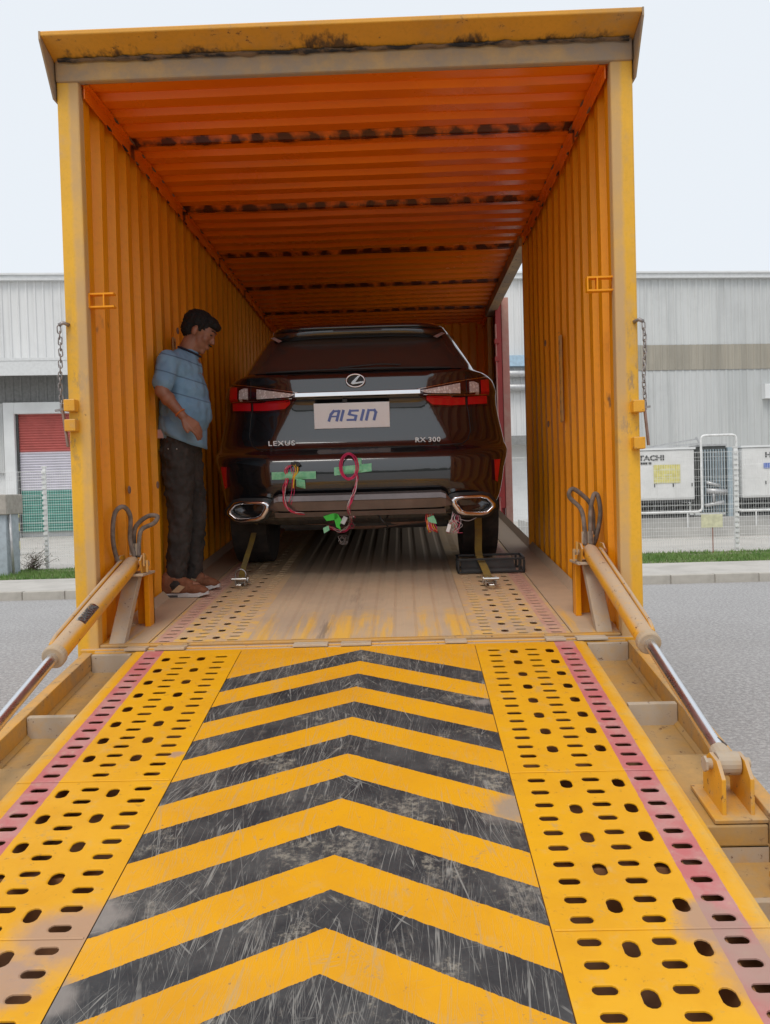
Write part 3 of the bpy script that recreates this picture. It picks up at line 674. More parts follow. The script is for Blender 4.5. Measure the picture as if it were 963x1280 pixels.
# lashing rails on the walls
for s, ys, zl, zh in ((-1, 5.22, 2.45, 2.72), (1, 5.02, 2.10, 2.62)):
    m = MB(); x = s*1.205
    for dy in (-.018, .018): m.bb(x-.006, x+.006, ys+dy-.004, ys+dy+.004, zl, zh)
    q = zl
    while q <= zh: m.bb(x-.006, x+.006, ys-.014, ys+.014, q-.006, q+.006); q += .06
    m.bb(x+s*.004, x+s*.008, ys-.014, ys+.014, zl, zh)
    P(m, 'lashing_rail', 'frame')
for (x, y, z) in ((1.20, 5.5, 2.66), (1.20, 5.45, 2.12), (-1.20, 5.3, 2.78), (-1.20, 4.25, 1.75), (-1.2, 4.75, 1.78)):
    m = MB(); m.ell((x, y, z), (.006, .022, .022), nu=8, nv=6); P(m, 'wall_bolt', 'rustbar')
# ---- deck
def slot(m, cx, cy, hx, hy, x0, x1, y0, y1, zf, th=.005):
    """rectangular cell with a stadium hole, lip and sides"""
    along_x = hx > hy; r = min(hx, hy); e = max(hx, hy)-r; ring = []
    for q in range(12):
        a = 2*pi*(q+.5)/12; c, s_ = cos(a), sin(a)
        if along_x: ring.append((r*c+(e if c > 0 else -e), r*s_))
        else: ring.append((r*c, r*s_+(e if s_ > 0 else -e)))
    outer = []
    for (a, b) in ring:
        L = math.hypot(a, b); a_, b_ = a/L, b/L; t = 1e9
        if a_ > 1e-6: t = min(t, (x1-cx)/a_)
        if a_ < -1e-6: t = min(t, (x0-cx)/a_)
        if b_ > 1e-6: t = min(t, (y1-cy)/b_)
        if b_ < -1e-6: t = min(t, (y0-cy)/b_)
        outer.append([cx+a_*t, cy+b_*t])
    for (X_, Y_) in ((x0, y0), (x0, y1), (x1, y0), (x1, y1)):
        j = min(range(12), key=lambda q: (outer[q][0]-X_)**2+(outer[q][1]-Y_)**2); outer[j] = [X_, Y_]
    g_ = 1.13; vs = [(a, b, zf(b)) for a, b in outer]
    vs += [(cx+a*(g_ if along_x else 1.22), cy+b*(1.3 if along_x else g_), zf(cy+b)+.0002) for a, b in ring]
    vs += [(cx+a, cy+b, zf(cy+b)-.0015) for a, b in ring] + [(cx+a, cy+b, zf(cy+b)-th) for a, b in ring]
    fs = []
    for k_ in range(3):
        for q in range(12): p = (q+1) % 12; fs.append((k_*12+q, k_*12+p, k_*12+12+p, k_*12+12+q))
    m.add(vs, fs)
def slot_strip(s, y_start, pitch, rows, zf, cols=(.534, .657, .738, .818, .893, .981), skip=()):
    """five columns, A C E wide slots on every row, B D upright slots on every second row; y runs towards the viewer"""
    m = MB(); yt = y_start+pitch/2
    ctr = (.610, .697, .776, .855, .9365)
    for c in range(5):
        xa, xb = cols[c], cols[c+1]; x0, x1 = (xa, xb) if s > 0 else (-xb, -xa); cx = s*ctr[c]
        up_ = c in (1, 3); stp = 2 if up_ else 1; i = 0
        while i < rows:
            h = min(stp, rows-i); y1 = yt-i*pitch; y0 = y1-h*pitch; cy = (y0+y1)/2
            if up_ and h == 2: slot(m, cx, cy+.012, .0185, .027, x0, x1, y0, y1, zf)
            elif up_: m.quad((x0, y0, zf(y0)), (x1, y0, zf(y0)), (x1, y1, zf(y1)), (x0, y1, zf(y1)))
            else: slot(m, cx, cy, .0275, .0136, x0, x1, y0, y1, zf)
            i += stp
    return m, yt, yt-rows*pitch
def flat(m, x0, x1, y0, y1, zf, off=0.):
    m.quad((x0, y0, zf(y0)+off), (x1, y0, zf(y0)+off), (x1, y1, zf(y1)+off), (x0, y1, zf(y1)+off))
# floor inside
for s in (-1, 1):
    y_top = 3.86+.0655*56
    m, a, b = slot_strip(s, y_top-.0655/2, .0655, 56, zd)
    flat(m, *sorted((s*.534, s*.981)), a, 9.6, zd); flat(m, *sorted((s*.981, s*1.0)), 3.84, 9.6, zd); flat(m, *sorted((s*.534, s*.981)), 3.84, b, zd)
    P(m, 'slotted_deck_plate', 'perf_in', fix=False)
    m = MB(); y0 = 3.84
    m.prism([(s*1.003, y0, zd(y0)+.004), (s*1.235, y0, zd(y0)+.004), (s*1.235, y0, zd(y0)-.05), (s*1.003, y0, zd(y0)-.05)], (0, 9.6-y0, zd(9.6)-zd(y0)))
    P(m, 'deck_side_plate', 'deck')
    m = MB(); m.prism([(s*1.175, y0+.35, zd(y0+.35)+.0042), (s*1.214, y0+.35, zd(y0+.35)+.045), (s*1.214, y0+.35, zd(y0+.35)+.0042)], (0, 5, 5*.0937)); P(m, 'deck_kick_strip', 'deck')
m = MB(); x = -.531; prof = []
while x < .53:
    for a, d in ((0, 0), (.5, 0), (.66, -.007), (.84, -.007)): prof.append((min(.531, x+a*.106), d))
    x += .106
prof.append((.531, 0)); vs = []
ysub = [3.84+.18*i for i in range(33)]
for yy in ysub: vs += [(px, yy, zd(yy)+.006+d+.0035*noise.noise((px*5, yy*1.6, 2))) for px, d in prof]
n_ = len(prof); m.add(vs, [(i*n_+j, i*n_+j+1, (i+1)*n_+j+1, (i+1)*n_+j) for i in range(len(ysub)-1) for j in range(n_-1)])
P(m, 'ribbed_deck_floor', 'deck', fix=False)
m = MB()
m.prism([(-1.2, 3.84, zd(3.84)-.16), (-1.2, 9.6, zd(9.6)-.16), (-1.2, 9.6, zd(9.6)-.14), (-1.2, 3.84, zd(3.84)-.14)], (2.4, 0, 0))
for s in (-1, 1):
    for xx in (.534, 1.0): m.prism([(s*xx-.01, 3.85, zd(3.85)-.14), (s*xx-.01, 9.6, zd(9.6)-.14), (s*xx-.01, 9.6, zd(9.6)-.012), (s*xx-.01, 3.85, zd(3.85)-.012)], (.02, 0, 0))
P(m, 'deck_underframe', 'under')
# rear sill
P(MB().bb(-1.3, 1.3, D-.02, 3.838, .80, 1.006), 'rear_sill', 'ram', bevel=.006)
P(MB().bb(-1.215, 1.215, 3.80, 3.838, 1.0065, 1.020), 'sill_strip', 'frame', bevel=.004)
for x0, x1 in ((-1.08, -.98), (-.94, -.80), (-.30, -.14), (-.08, .06), (.86, .95), (1.0, 1.14), (.40, .50)):
    P(MB().bb(x0, x1, 3.735, 3.80, 1.001, 1.0125), 'hinge_plate', 'hinge', bevel=.002)
P(MB().cyl((-1.22, 3.755, .985), (1.22, 3.755, .985), .016, 10), 'hinge_tube', 'ram', smooth=True)
# chassis under the deck
m = MB()
for s in (-1, 1): m.bb(s*.42-.04, s*.42+.04, 4.2, 10.5, .62, .84)
for yy in (4.4, 5.6, 6.8, 8, 9.2): m.bb(-1.2, 1.2, yy, yy+.08, .72, .84)
P(m, 'chassis_frame', 'under')
for s in (-1, 1): P(MB().bb(*sorted((s*1.24, s*1.30)), 3.94, 10.5, .70, 1.02), 'side_rail', 'frame')
for s in (-1, 1):
    for yy in (8.2, 9.4):
        wv = P(MB().tube([(s*.80, yy, .5), (s*.82, yy, .5), (s*1.10, yy, .5), (s*1.12, yy, .5)], [.44, .49, .49, .44], 28), 'trailer_wheel', 'tyre')
        MB().cyl((s*1.122, yy, .5), (s*1.13, yy, .5), .27, 20).build('hub', 'dgrey', wv)
m = MB(); m.cyl((-1.1, 8.2, .5), (1.1, 8.2, .5), .06); m.cyl((-1.1, 9.4, .5), (1.1, 9.4, .5), .06); m.bb(-.5, .5, 8.1, 9.5, .5, .64); P(m, 'axle', 'dgrey')

# ---- ramp
R_ = P(MB(), 'ramp', 'frame')
def RP(m, name, mat, **k): return m.build(name, mat, R_, **k)
YT = 3.735; YE = -2.45
m = MB(); m.prism([(-.531, YT, zr(YT)), (.531, YT, zr(YT)), (.531, YT, zr(YT)-.008), (-.531, YT, zr(YT)-.008)], (0, YE-YT, zr(YE)-zr(YT)))
RP(m, 'chevron_plate', 'chevron')
segs = [(3.650, .0652, 17), (2.516, .0701, 10), (1.812, .0701, 12), (.90, .07, 4)]
for s in (-1, 1):
    last = YT; edges = []
    for j, (ys, pt, rows) in enumerate(segs):
        m, a, b = slot_strip(s, ys, pt, rows, zr)
        mid = (last+a)/2 if j else YT
        flat(m, *sorted((s*.534, s*.981)), a, mid, zr)
        nxt = (b+(segs[j+1][0]+segs[j+1][1]/2))/2 if j < 3 else YE
        flat(m, *sorted((s*.534, s*.981)), nxt, b, zr)
        top = YT if j == 0 else mid
        m.add([(s*x_, y_, zr(y_)+o_) for y_ in (nxt, top) for x_, o_ in ((.981, 0), (1.022, 0), (1.036, -.006), (1.036, -.03))], [(0, 1, 5, 4), (1, 2, 6, 5), (2, 3, 7, 6)])
        RP(m, 'slotted_plate', 'perf', fix=False)
        last = b; edges.append(nxt)
    for e in edges[:-1]:
        m = MB(); m.prism([(s*.54, e-.004, zr(e)+.0005), (s*.54, e+.004, zr(e)+.0005), (s*.54, e, zr(e)+.003)], (s*.49, 0, 0)); RP(m, 'joint_weld', 'perf')
    # side frame
    yA, yB = YT, YE
    m = MB(); m.prism([(s*1.226, yA, zr(yA)), (s*1.272, yA, zr(yA)), (s*1.272, yA, zr(yA)-.15), (s*1.226, yA, zr(yA)-.15)], (0, yB-yA, zr(yB)-zr(yA)+.02)); RP(m, 'side_beam', 'frame', bevel=.003)
    m = MB(); m.prism([(s*1.037, yA, zr(yA)-.030), (s*1.041, yA, zr(yA)-.030), (s*1.041, yA, zr(yA)-.15), (s*1.037, yA, zr(yA)-.15)], (0, yB-yA, zr(yB)-zr(yA)+.02)); RP(m, 'inner_web', 'frame')
    def pocket(y1, y0, dep):
        m = MB(); m.prism([(s*1.042, y1, zr(y1)-dep), (s*1.225, y1, zr(y1)-dep), (s*1.225, y1, zr(y1)-dep-.006), (s*1.042, y1, zr(y1)-dep-.006)], (0, y0-y1, zr(y0)-zr(y1))); RP(m, 'pocket_floor', 'pocket')
    def cross(y, wd=.026, top=.004, h=.14): 
        m = MB(); m.prism([(s*1.043, y+wd/2, zr(y)-top), (s*1.043, y-wd/2, zr(y)-top-.003), (s*1.043, y-wd/2, zr(y)-h), (s*1.043, y+wd/2, zr(y)-h)], (s*.181, 0, 0)); RP(m, 'cross_member', 'brace', bevel=.002)
    cross(YT-.012, .02); pocket(YT, 3.07, .085); cross(3.07); pocket(3.07, 2.30, .085)
    # second bay is covered near the lug
    m = MB(); m.prism([(s*1.043, 2.72, zr(2.72)-.03), (s*1.043, 2.30, zr(2.30)-.03), (s*1.043, 2.30, zr(2.30)-.09), (s*1.043, 2.72, zr(2.72)-.09)], (s*.18, 0, 0)); RP(m, 'lug_pad', 'pocket', bevel=.004)
    pocket(2.30, 2.15, .135); cross(2.31, .02, .084, .16); pocket(2.15, 1.55, .19); cross(2.14, .02, .132, .21); cross(1.55, .026, .004, .2); pocket(1.55, .95, .10); cross(.95); pocket(.95, .2, .10); cross(.2)
    m = MB(); m.prism([(s*1.21, 3.7, zr(3.7)-.083), (s*1.225, 3.7, zr(3.7)-.083), (s*1.225, 3.7, zr(3.7)-.070)], (0, 2.33-3.7, zr(2.33)-zr(3.7))); RP(m, 'fillet_weld', 'pocket')
m = MB(); m.prism([(-1.035, YT, zr(YT)-.15), (1.035, YT, zr(YT)-.15), (1.035, YT, zr(YT)-.14), (-1.035, YT, zr(YT)-.14)], (0, YE+.3-YT, zr(YE+.3)-zr(YT)))
for x in (-.9, -.54, 0, .54, .9): m.prism([(x-.02, YT, zr(YT)-.13), (x+.02, YT, zr(YT)-.13), (x+.02, YT, zr(YT)-.012), (x-.02, YT, zr(YT)-.012)], (0, YE+.3-YT, zr(YE+.3)-zr(YT)))
for i in range(9): m.bb(-1.03, 1.03, 3.3-i*.6, 3.34-i*.6, zr(3.3-i*.6)-.14, zr(3.3-i*.6)-.02)
RP(m, 'ramp_underframe', 'under')
# ---- hydraulic rams
for s in (-1, 1):
    A = Vector((s*1.15, 4.10, H-.325)); B = Vector((s*1.15, 2.405, H-.822)); d = (B-A).normalized(); C_ = A+d*1.0
    ram = P(MB(), 'hydraulic_ram', 'ram')
    m = MB(); m.tube([A-d*.03, A, A+d*.01, C_-d*.03], [.030, .038, .040, .040], 24); m.build('barrel', 'ram', ram, smooth=True, bevel=.002)
    m = MB(); m.tube([C_-d*.035, C_-d*.03, C_, C_+d*.004], [.041, .046, .046, .040], 24); m.build('gland', 'brace', ram, smooth=False, bevel=.002)
    m = MB(); m.tube([C_, B-d*.05], .0215, 28, cap=False); m.build('rod', 'rod', ram, smooth=True)
    off = Vector((s*.036, 0, .032)); m = MB(); m.tube([A+off+d*.05, A+off*1.1+d*.08, C_+off-d*.12, C_+off*.8-d*.05], .009, 8); m.build('oil_pipe', 'ram', ram, smooth=True)
    m = MB(); m.tube([B-d*.07, B-d*.045, B-d*.01], [.026, .030, .030], 16); m.cyl(B+Vector((-.032, 0, 0)), B+Vector((.032, 0, 0)), .034, 18); m.build('rod_eye', 'brace', ram, smooth=False, bevel=.002)
    # stand with pivot
    st = P(MB(), 'ram_stand', 'wall')
    m = MB(); px = s*1.10; zb = zd(4.2); m.bb(px-.014, px+.014, 4.16, 4.24, zb, A.z-.06); m.bb(*sorted((px-s*.014, px+s*.07)), 4.225, 4.24, zb, A.z-.06); m.build('upright', 'wall', st, bevel=.003)
    m = MB(); m.prism([(s*1.115, 4.16, A.z-.055), (s*1.115, 4.10, A.z-.055), (s*1.115, 3.845, zd(3.85)+.004), (s*1.115, 3.90, zd(3.85)+.004)], (s*.075, 0, 0)); m.build('brace', 'brace', st, bevel=.003)
    m = MB(); m.bb(*sorted((s*1.07, s*1.20)), 4.02, 4.22, A.z-.058, A.z-.046); m.build('seat_plate', 'brace', st, bevel=.002)
    for q in (1.093, 1.203):
        m = MB(); m.prism([(s*q, 4.06, A.z-.045), (s*q, 4.03, A.z+.02), (s*q, 4.07, A.z+.045), (s*q, 4.13, A.z+.045), (s*q, 4.16, A.z-.045)], (.008, 0, 0)); m.build('lug_plate', 'ram', st, bevel=.001)
    m = MB(); m.cyl((s*1.065, A.y, A.z), (s*1.235, A.y, A.z), .014, 12); m.build('pivot_pin', 'brace', st)
    m = MB(); m.bar((s*1.075, 4.06, A.z-.01), (s*1.075, 4.06, A.z+.055), .014, .008); m.bar((s*1.06, 4.06, A.z-.04), (s*1.06, 4.06, A.z+.02), .012, .01); m.build('pin_keeper', 'frame', st)
    # hoses
    if s < 0:
        h1 = [A+Vector((.01, .02, .03)), A+Vector((-.005, .0, .12)), A+Vector((.01, -.03, .24)), A+Vector((-.012, -.07, .29)), A+Vector((-.045, -.10, .25)), A+Vector((-.056, -.10, .12)), A+Vector((-.045, -.06, 0)), A+Vector((-.04, .0, -.07)), A+Vector((-.045, .06, -.12))]
        h2 = [A+Vector((.03, .02, .03)), A+Vector((.03, .03, .11)), A+Vector((.04, .05, .17)), A+Vector((.10, .06, .20)), A+Vector((.118, .06, .235)), A+Vector((.07, .05, .235)), A+Vector((.01, .04, .18)), A+Vector((-.005, .05, .08))]
    else:
        h1 = [A+Vector((-.02, .02, .03)), A+Vector((-.02, .03, .12)), A+Vector((-.03, .05, .21)), A+Vector((-.085, .06, .275)), A+Vector((-.07, .06, .315)), A+Vector((-.02, .07, .285)), A+Vector((.03, .08, .22)), A+Vector((.04, .09, .08))]
        h2 = [A+Vector((.01, .02, .03)), A+Vector((.01, .03, .12)), A+Vector((.02, .05, .22)), A+Vector((.04, .06, .285)), A+Vector((.06, .06, .27)), A+Vector((.068, .06, .18)), A+Vector((.045, .07, .06)), A+Vector((.02, .09, 0))]
    for hh in (h1, h2): MB().tube(smooth_path(hh, 7), .0115, 10).build('hose', 'hose', ram, smooth=True)
    m = MB()
    for q in ((-.006, .028, .07), (.022, .028, .07)) if s < 0 else ((-.02, .028, .07), (.01, .028, .07)): m.cyl(A+Vector(q)-Vector((0, 0, .03)), A+Vector(q)+Vector((0, .003, .03)), .015, 8)
    m.build('hose_fitting', 'brace', ram)
    # clevis on the ramp
    cl = P(MB(), 'ram_clevis', 'ram'); zb = zr(2.4)-.028
    sl = Matrix.Rotation(math.atan(.1617), 3, 'X')
    MB().box((s*1.15, 2.40, zb+.008), (.15, .20, .012), sl).build('clevis_base', 'frame', cl, bevel=.002)
    for q in (1.105, 1.185):
        m = MB(); pr = [(-.075, .0), (-.075, .105), (-.035, .14), (.02, .14), (.075, .09), (.075, 0)]
        m.prism([(s*q, 2.40+a, zb+.010+a*.16+b) for a, b in pr], (s*.012, 0, 0)); m.build('clevis_cheek', 'ram', cl, bevel=.002)
    m = MB(); m.cyl((s*1.09, B.y, B.z), (s*1.215, B.y, B.z), .016, 16); m.cyl((s*1.083, B.y, B.z), (s*1.09, B.y, B.z), .024, 6); m.build('clevis_pin', 'brace', cl)
    MB().tube([(s*1.15, 2.47, zb+.15), (s*1.16, 2.50, zb+.165), (s*1.19, 2.52, zb+.14)], .008, 6).build('grease_nipple', 'hose', cl)
    # little latch bracket lower down
    lt = P(MB(), 'ramp_latch', 'frame'); y = 2.17
    m = MB(); m.bb(*sorted((s*1.19, s*1.30)), y-.02, y+.03, zr(y)-.135, zr(y)-.10); m.cyl((s*1.17, y, zr(y)-.09), (s*1.30, y, zr(y)-.09), .014, 10); m.bb(*sorted((s*1.20, s*1.215)), y-.03, y+.03, zr(y)-.12, zr(y)-.06); m.bb(*sorted((s*1.25, s*1.265)), y-.03, y+.03, zr(y)-.12, zr(y)-.06); m.build('latch_block', 'ram', lt, bevel=.003)
    if s < 0:                                  # maker's sticker on the left barrel
        xax = -d; n3 = Vector((.45, -.55, .70)); n3 = (n3-xax*n3.dot(xax)).normalized(); yax = n3.cross(xax)
        rot = Matrix((xax, yax, n3)).transposed(); c0 = A+d*.66+n3*.0405
        stk = MB(); n_ = 8
        for i in range(n_+1):
            a = -.55+1.1*i/n_; q = n3*cos(a)+yax*sin(a)
            for t in (-.085, .085): stk.v.append(tuple(A+d*.66+xax*t+q*.0408))
        stk.f = [(2*i, 2*i+1, 2*i+3, 2*i+2) for i in range(n_)]; stk.mi = [0]*n_
        sk_ = stk.build('sticker', 'satin', ram)
        text('sticker_lettering', 'DANTAL', .040, 'lettk', c0+n3*.0012, rot, sk_, .0006, bold=.0006)
# ---- chains and pins on the posts
for s, x, zt_, n_, hd in ((-1, -1.337, .811, 14, (.012, -.16)), (1, 1.337, .741, 14, (.012, -.16))):
    ch = P(MB(), 'chain', 'chain')
    MB().tube([(x-s*.035, D-.002, H+zt_+.005), (x-s*.02, D-.03, H+zt_+.01), (x, D-.03, H+zt_)], .009, 8).build('anchor_ring', 'chain', ch, smooth=True)
    ln = MB().tube([Vector((cos(a)*.008, 0, sin(a)*.010+(.009 if sin(a) > 0 else -.009))) for a in [2*pi*i/12 for i in range(12)]], .0028, 6, closed=True)
    first = None
    for i in range(n_):
        z = H+zt_-.02-i*.0265; loc = Vector((x+.004*sin(i*.5), D-.03, z)); ro = (0, .1*sin(i), (pi/2 if i % 2 else 0)+.3)
        if first is None: first = ln.build('chain_link', 'chain', ch, smooth=True, local=True); o = first
        else: o = first.copy(); COL.objects.link(o); o.parent = ch
        o.location = loc; o.rotation_euler = ro
    zb = H+zt_-.02-n_*.0265
    hb = MB(); hb.bar((x-.03, D-.035, zb-.002), (x+.022, D-.03, zb+.006), .010, .010); hb.bar((x, D-.032, zb+.03), (x, D-.032, zb-.01), .012, .012); hb.build('pin_ring', 'chain', ch)
    MB().bar((x-s*.004, D-.032, zb), (x-s*.022 if s < 0 else x+.012, D-.028, zb-.17), .019, .010, (1, 0, 0)).build('locking_pin', 'rustbar', ch, bevel=.002)
# ---- red side door folded open along the outside
sd = P(MB(), 'side_door', 'red_door', label='red painted side door swung open outside the gap')
m = MB(); m.bb(1.262, 1.300, 8.62, 9.62, 1.30, 3.66); m.build('door_leaf', 'red_door', sd, bevel=.004)
m = MB(); m.bb(1.300, 1.372, 8.56, 8.62, 1.28, 3.68); m.build('edge_channel', 'red_edge', sd, bevel=.003)
m = MB(); m.bb(1.236, 1.299, 8.57, 8.60, 1.5, 3.66); m.build('door_edge', 'red_door', sd, bevel=.003)
for z in (1.62, 1.75, 3.02, 3.20):
    m = MB(); m.bb(1.215, 1.262, 8.50, 8.56, z, z+.045); m.bar((1.25, 8.54, z-.18), (1.225, 8.53, z), .02, .012); m.build('door_rail', 'red_door', sd)
m = MB(); m.cyl((1.232, 8.53, 1.4), (1.232, 8.53, 3.4), .009, 8); m.build('lock_rod', 'red_edge', sd)
P(MB().bb(1.24, 1.38, 8.5, 9.6, 1.20, 1.279), 'door_step', 'brace')

# ================================================================== CAR
DECK = math.atan(.0937)
CY0 = 5.20
CAR = empty('parked_car', (-.045, CY0, zd(CY0)+.006), 'black luxury crossover car parked nose-in inside the orange container, rear facing out', 'car', rot=(DECK, 0, 0))
def itp(tab, z):
    if z <= tab[0][0]: return tab[0][1:]
    for a, b in zip(tab, tab[1:]):
        if z <= b[0]:
            t = (z-a[0])/(b[0]-a[0]); return [p+(q-p)*t for p, q in zip(a[1:], b[1:])]
    return tab[-1][1:]
#       z     yc    hw    L    yf
TAB = [(.34, .20, .74, .40, 4.72), (.38, .10, .80, .45, 4.80), (.42, .06, .84, .48, 4.84), (.48, .05, .87, .50, 4.87), (.56, .03, .90, .52, 4.88),
       (.60, .00, .905, .55, 4.88), (.68, .00, .915, .55, 4.86), (.75, .01, .935, .56, 4.84), (.79, .03, .942, .56, 4.82), (.815, .07, .94, .56, 4.80),
       (.835, .13, .935, .55, 4.76), (.90, .165, .925, .52, 4.65), (1.0, .19, .905, .48, 4.35), (1.08, .205, .893, .46, 3.95), (1.145, .20, .89, .46, 3.6),
       (1.165, .150, .888, .46, 3.55), (1.20, .160, .88, .46, 3.5), (1.245, .176, .865, .46, 3.4), (1.275, .184, .835, .44, 3.35), (1.295, .190, .80, .40, 3.3),
       (1.308, .205, .765, .36, 3.26), (1.32, .24, .742, .33, 3.22), (1.40, .31, .70, .32, 3.0), (1.50, .40, .645, .32, 2.72), (1.57, .46, .605, .32, 2.5),
       (1.60, .47, .58, .32, 2.4), (1.612, .38, .56, .34, 2.35), (1.625, .375, .535, .34, 2.3), (1.645, .42, .50, .34, 2.2), (1.665, .55, .42, .36, 2.0), (1.678, .80, .26, .4, 1.7)]
NE = 4.6
TAB = [(z, yc, hw*1.035, L*(.60 if z < 1.3 else .85), yf) for z, yc, hw, L, yf in TAB]
def sm(t): t = max(0, min(1, t)); return t*t*(3-2*t)
def recess(x, z):
    """hollow around the number plate and the sharp V-lines of the lower hatch"""
    if not .84 < z < 1.15: return 0
    hw_ = .40+(1.15-z)*.62; a = sm((hw_-abs(x))/.05)
    return .028*a*sm((1.15-z)/.02)*sm((z-.86)/.05)
WT = [(.5, .60), (.60, .57), (.80, .58), (.84, .60), (1.15, .40), (1.20, .415), (1.29, .44), (1.31, .62)]
def flank(x, z):
    w_ = itp([(a, b) for a, b in WT], z)[0]; k_ = .21*sm((1.31-z)/.02)*sm((z-.5)/.06); d = abs(x)-w_
    return k_*max(0, d) if abs(d) > .012 else k_*(d+.012)**2/.048
def yrear(x, z):
    yc, hw, L, yf = itp(TAB, z); u = min(1, abs(x)/hw)
    return yc+L*(1-(1-u**NE)**(1/NE))+flank(x, z)+.03*(x/.9)**2
def ringpt(z, t):
    """t in 0..1 round the body, starting rear centre, going +x"""
    yc, hw, L, yf = itp(TAB, z); g_ = t*4; q = int(g_) % 4; f = g_-int(g_)
    if q in (0, 3):
        th = (f if q == 0 else 1-f)*pi/2; c = sin(th); x = hw*c**(2/2.6) if c > 0 else 0; x = min(x, hw)
        u = x/hw; y = yc+L*(1-max(0, 1-u**NE)**(1/NE))+flank(x, z)+.03*(x/.9)**2
        return (x if q == 0 else -x, y, z)
    # front half: straight side, then rounded nose
    th = (1-f if q == 1 else f); Lf = min(.9, (yf-yc)*.4)
    y0 = yc+L+.03+flank(hw, z); y1 = yf-Lf
    if th > .5: t2 = (1-th)*2; return ((hw if q == 1 else -hw)*(1-.02*t2), y0+(y1-y0)*t2, z)
    a = th*2*pi/2; c = sin(a); x = hw*.98*(c**(2/3)); u = x/(hw*.98); y = yf-Lf*(1-max(0, 1-u**3)**(1/3))
    return (x if q == 1 else -x, y, z)
zs = []
for a, b in zip(TAB, TAB[1:]):
    n = max(1, int((b[0]-a[0])/.03)); zs += [a[0]+(b[0]-a[0])*i/n for i in range(n)]
zs.append(TAB[-1][0]); NT = 320
m = MB(); vs = [ringpt(z, t/NT) for z in zs for t in range(NT)]; fs = []
def arch(x, y, z):
    return any((y-wy)**2+(z-.37)**2 < .415**2 and abs(x) > .55 for wy in (.80, 3.60))
for i in range(len(zs)-1):
    for t in range(NT):
        q = (i*NT+t, i*NT+(t+1) % NT, (i+1)*NT+(t+1) % NT, (i+1)*NT+t); c = sum((Vector(vs[k_]) for k_ in q), Vector())/4
        if arch(*c) and c.y > .34: continue
        fs.append(q)
vs.append((0, 1.2, 1.685)); top = len(vs)-1; b = (len(zs)-1)*NT
fs += [(b+t, b+(t+1) % NT, top) for t in range(NT)]
m.add(vs, fs); body = m.build('body', 'car', CAR, smooth=True, local=True)
def CP(m, name, mat, p=None, **k): return m.build(name, mat, p or CAR, local=True, **k)
def patch(name, mat, top, bot, x0, x1, off=.004, nx=24, nz=6, p=None, rim=True, fn=yrear, smooth=True, **kw):
    """a skin lying on the tail of the car between two curves"""
    m = MB(); vs = []
    for i in range(nx+1):
        x = x0+(x1-x0)*i/nx; zt_, zb_ = top(x), bot(x)
        for j in range(nz+1):
            z = zb_+(zt_-zb_)*j/nz; vs.append((x, fn(x, z)-off, z))
    n = nz+1; fs = [(i*n+j, (i+1)*n+j, (i+1)*n+j+1, i*n+j+1) for i in range(nx) for j in range(nz)]
    if rim:                                              # turned edges back to the body
        edge = [i*n for i in range(nx+1)]+[nx*n+j for j in range(1, n)]+[i*n+nz for i in range(nx-1, -1, -1)]+[j for j in range(nz-1, 0, -1)]
        b = len(vs); vs += [(vs[e][0], vs[e][1]+off+.006, vs[e][2]) for e in edge]; L = len(edge)
        fs += [(edge[i], edge[(i+1) % L], b+(i+1) % L, b+i) for i in range(L)]
    m.add(vs, fs); return CP(m, name, mat, p, smooth=smooth and not rim, **kw)
def lin(*pts):
    def f(x):
        if x <= pts[0][0]: return pts[0][1]
        for a, b in zip(pts, pts[1:]):
            if x <= b[0]: return a[1]+(b[1]-a[1])*(x-a[0])/(b[0]-a[0])
        return pts[-1][1]
    return f
def sline(xz, off=.003, n=10):
    out_ = []
    for a, b in zip(xz, xz[1:]):
        for i in range(n): t = i/n; x, z = a[0]+(b[0]-a[0])*t, a[1]+(b[1]-a[1])*t; out_.append((x, yrear(x, z)-off, z))
    x, z = xz[-1]; out_.append((x, yrear(x, z)-off, z)); return out_
# rear glass
zt_g, zb_g = 1.560, 1.328
def hwg(z): return itp(TAB, z)[1]-.035
m = MB(); vs = []; nz, nx = 12, 24
for j in range(nz+1):
    z = zb_g+(zt_g-zb_g)*j/nz
    for i in range(nx+1):
        x = hwg(z)*(-1+2*i/nx); vs.append((x, yrear(x, z)-.005, z))
n = nx+1; m.add(vs, [(j*n+i, j*n+i+1, (j+1)*n+i+1, (j+1)*n+i) for j in range(nz) for i in range(nx)]); rg_ = CP(m, 'rear_window', 'glass', smooth=True)
m = MB(); m.tube([(-.60+i*.1, yrear(-.60+i*.1, 1.333)-.012, 1.333+.008*sin(i*pi/12)) for i in range(13)], .006, 6); CP(m, 'window_seal', 'black', rg_)
for s in (-1, 1):
    m = MB(); m.prism([(s*.50, .385, 1.545), (s*.56, .44, 1.575), (s*.585, .45, 1.57), (s*.525, .385, 1.535)], (0, .012, 0)); CP(m, 'defroster_tab', 'steel', rg_)
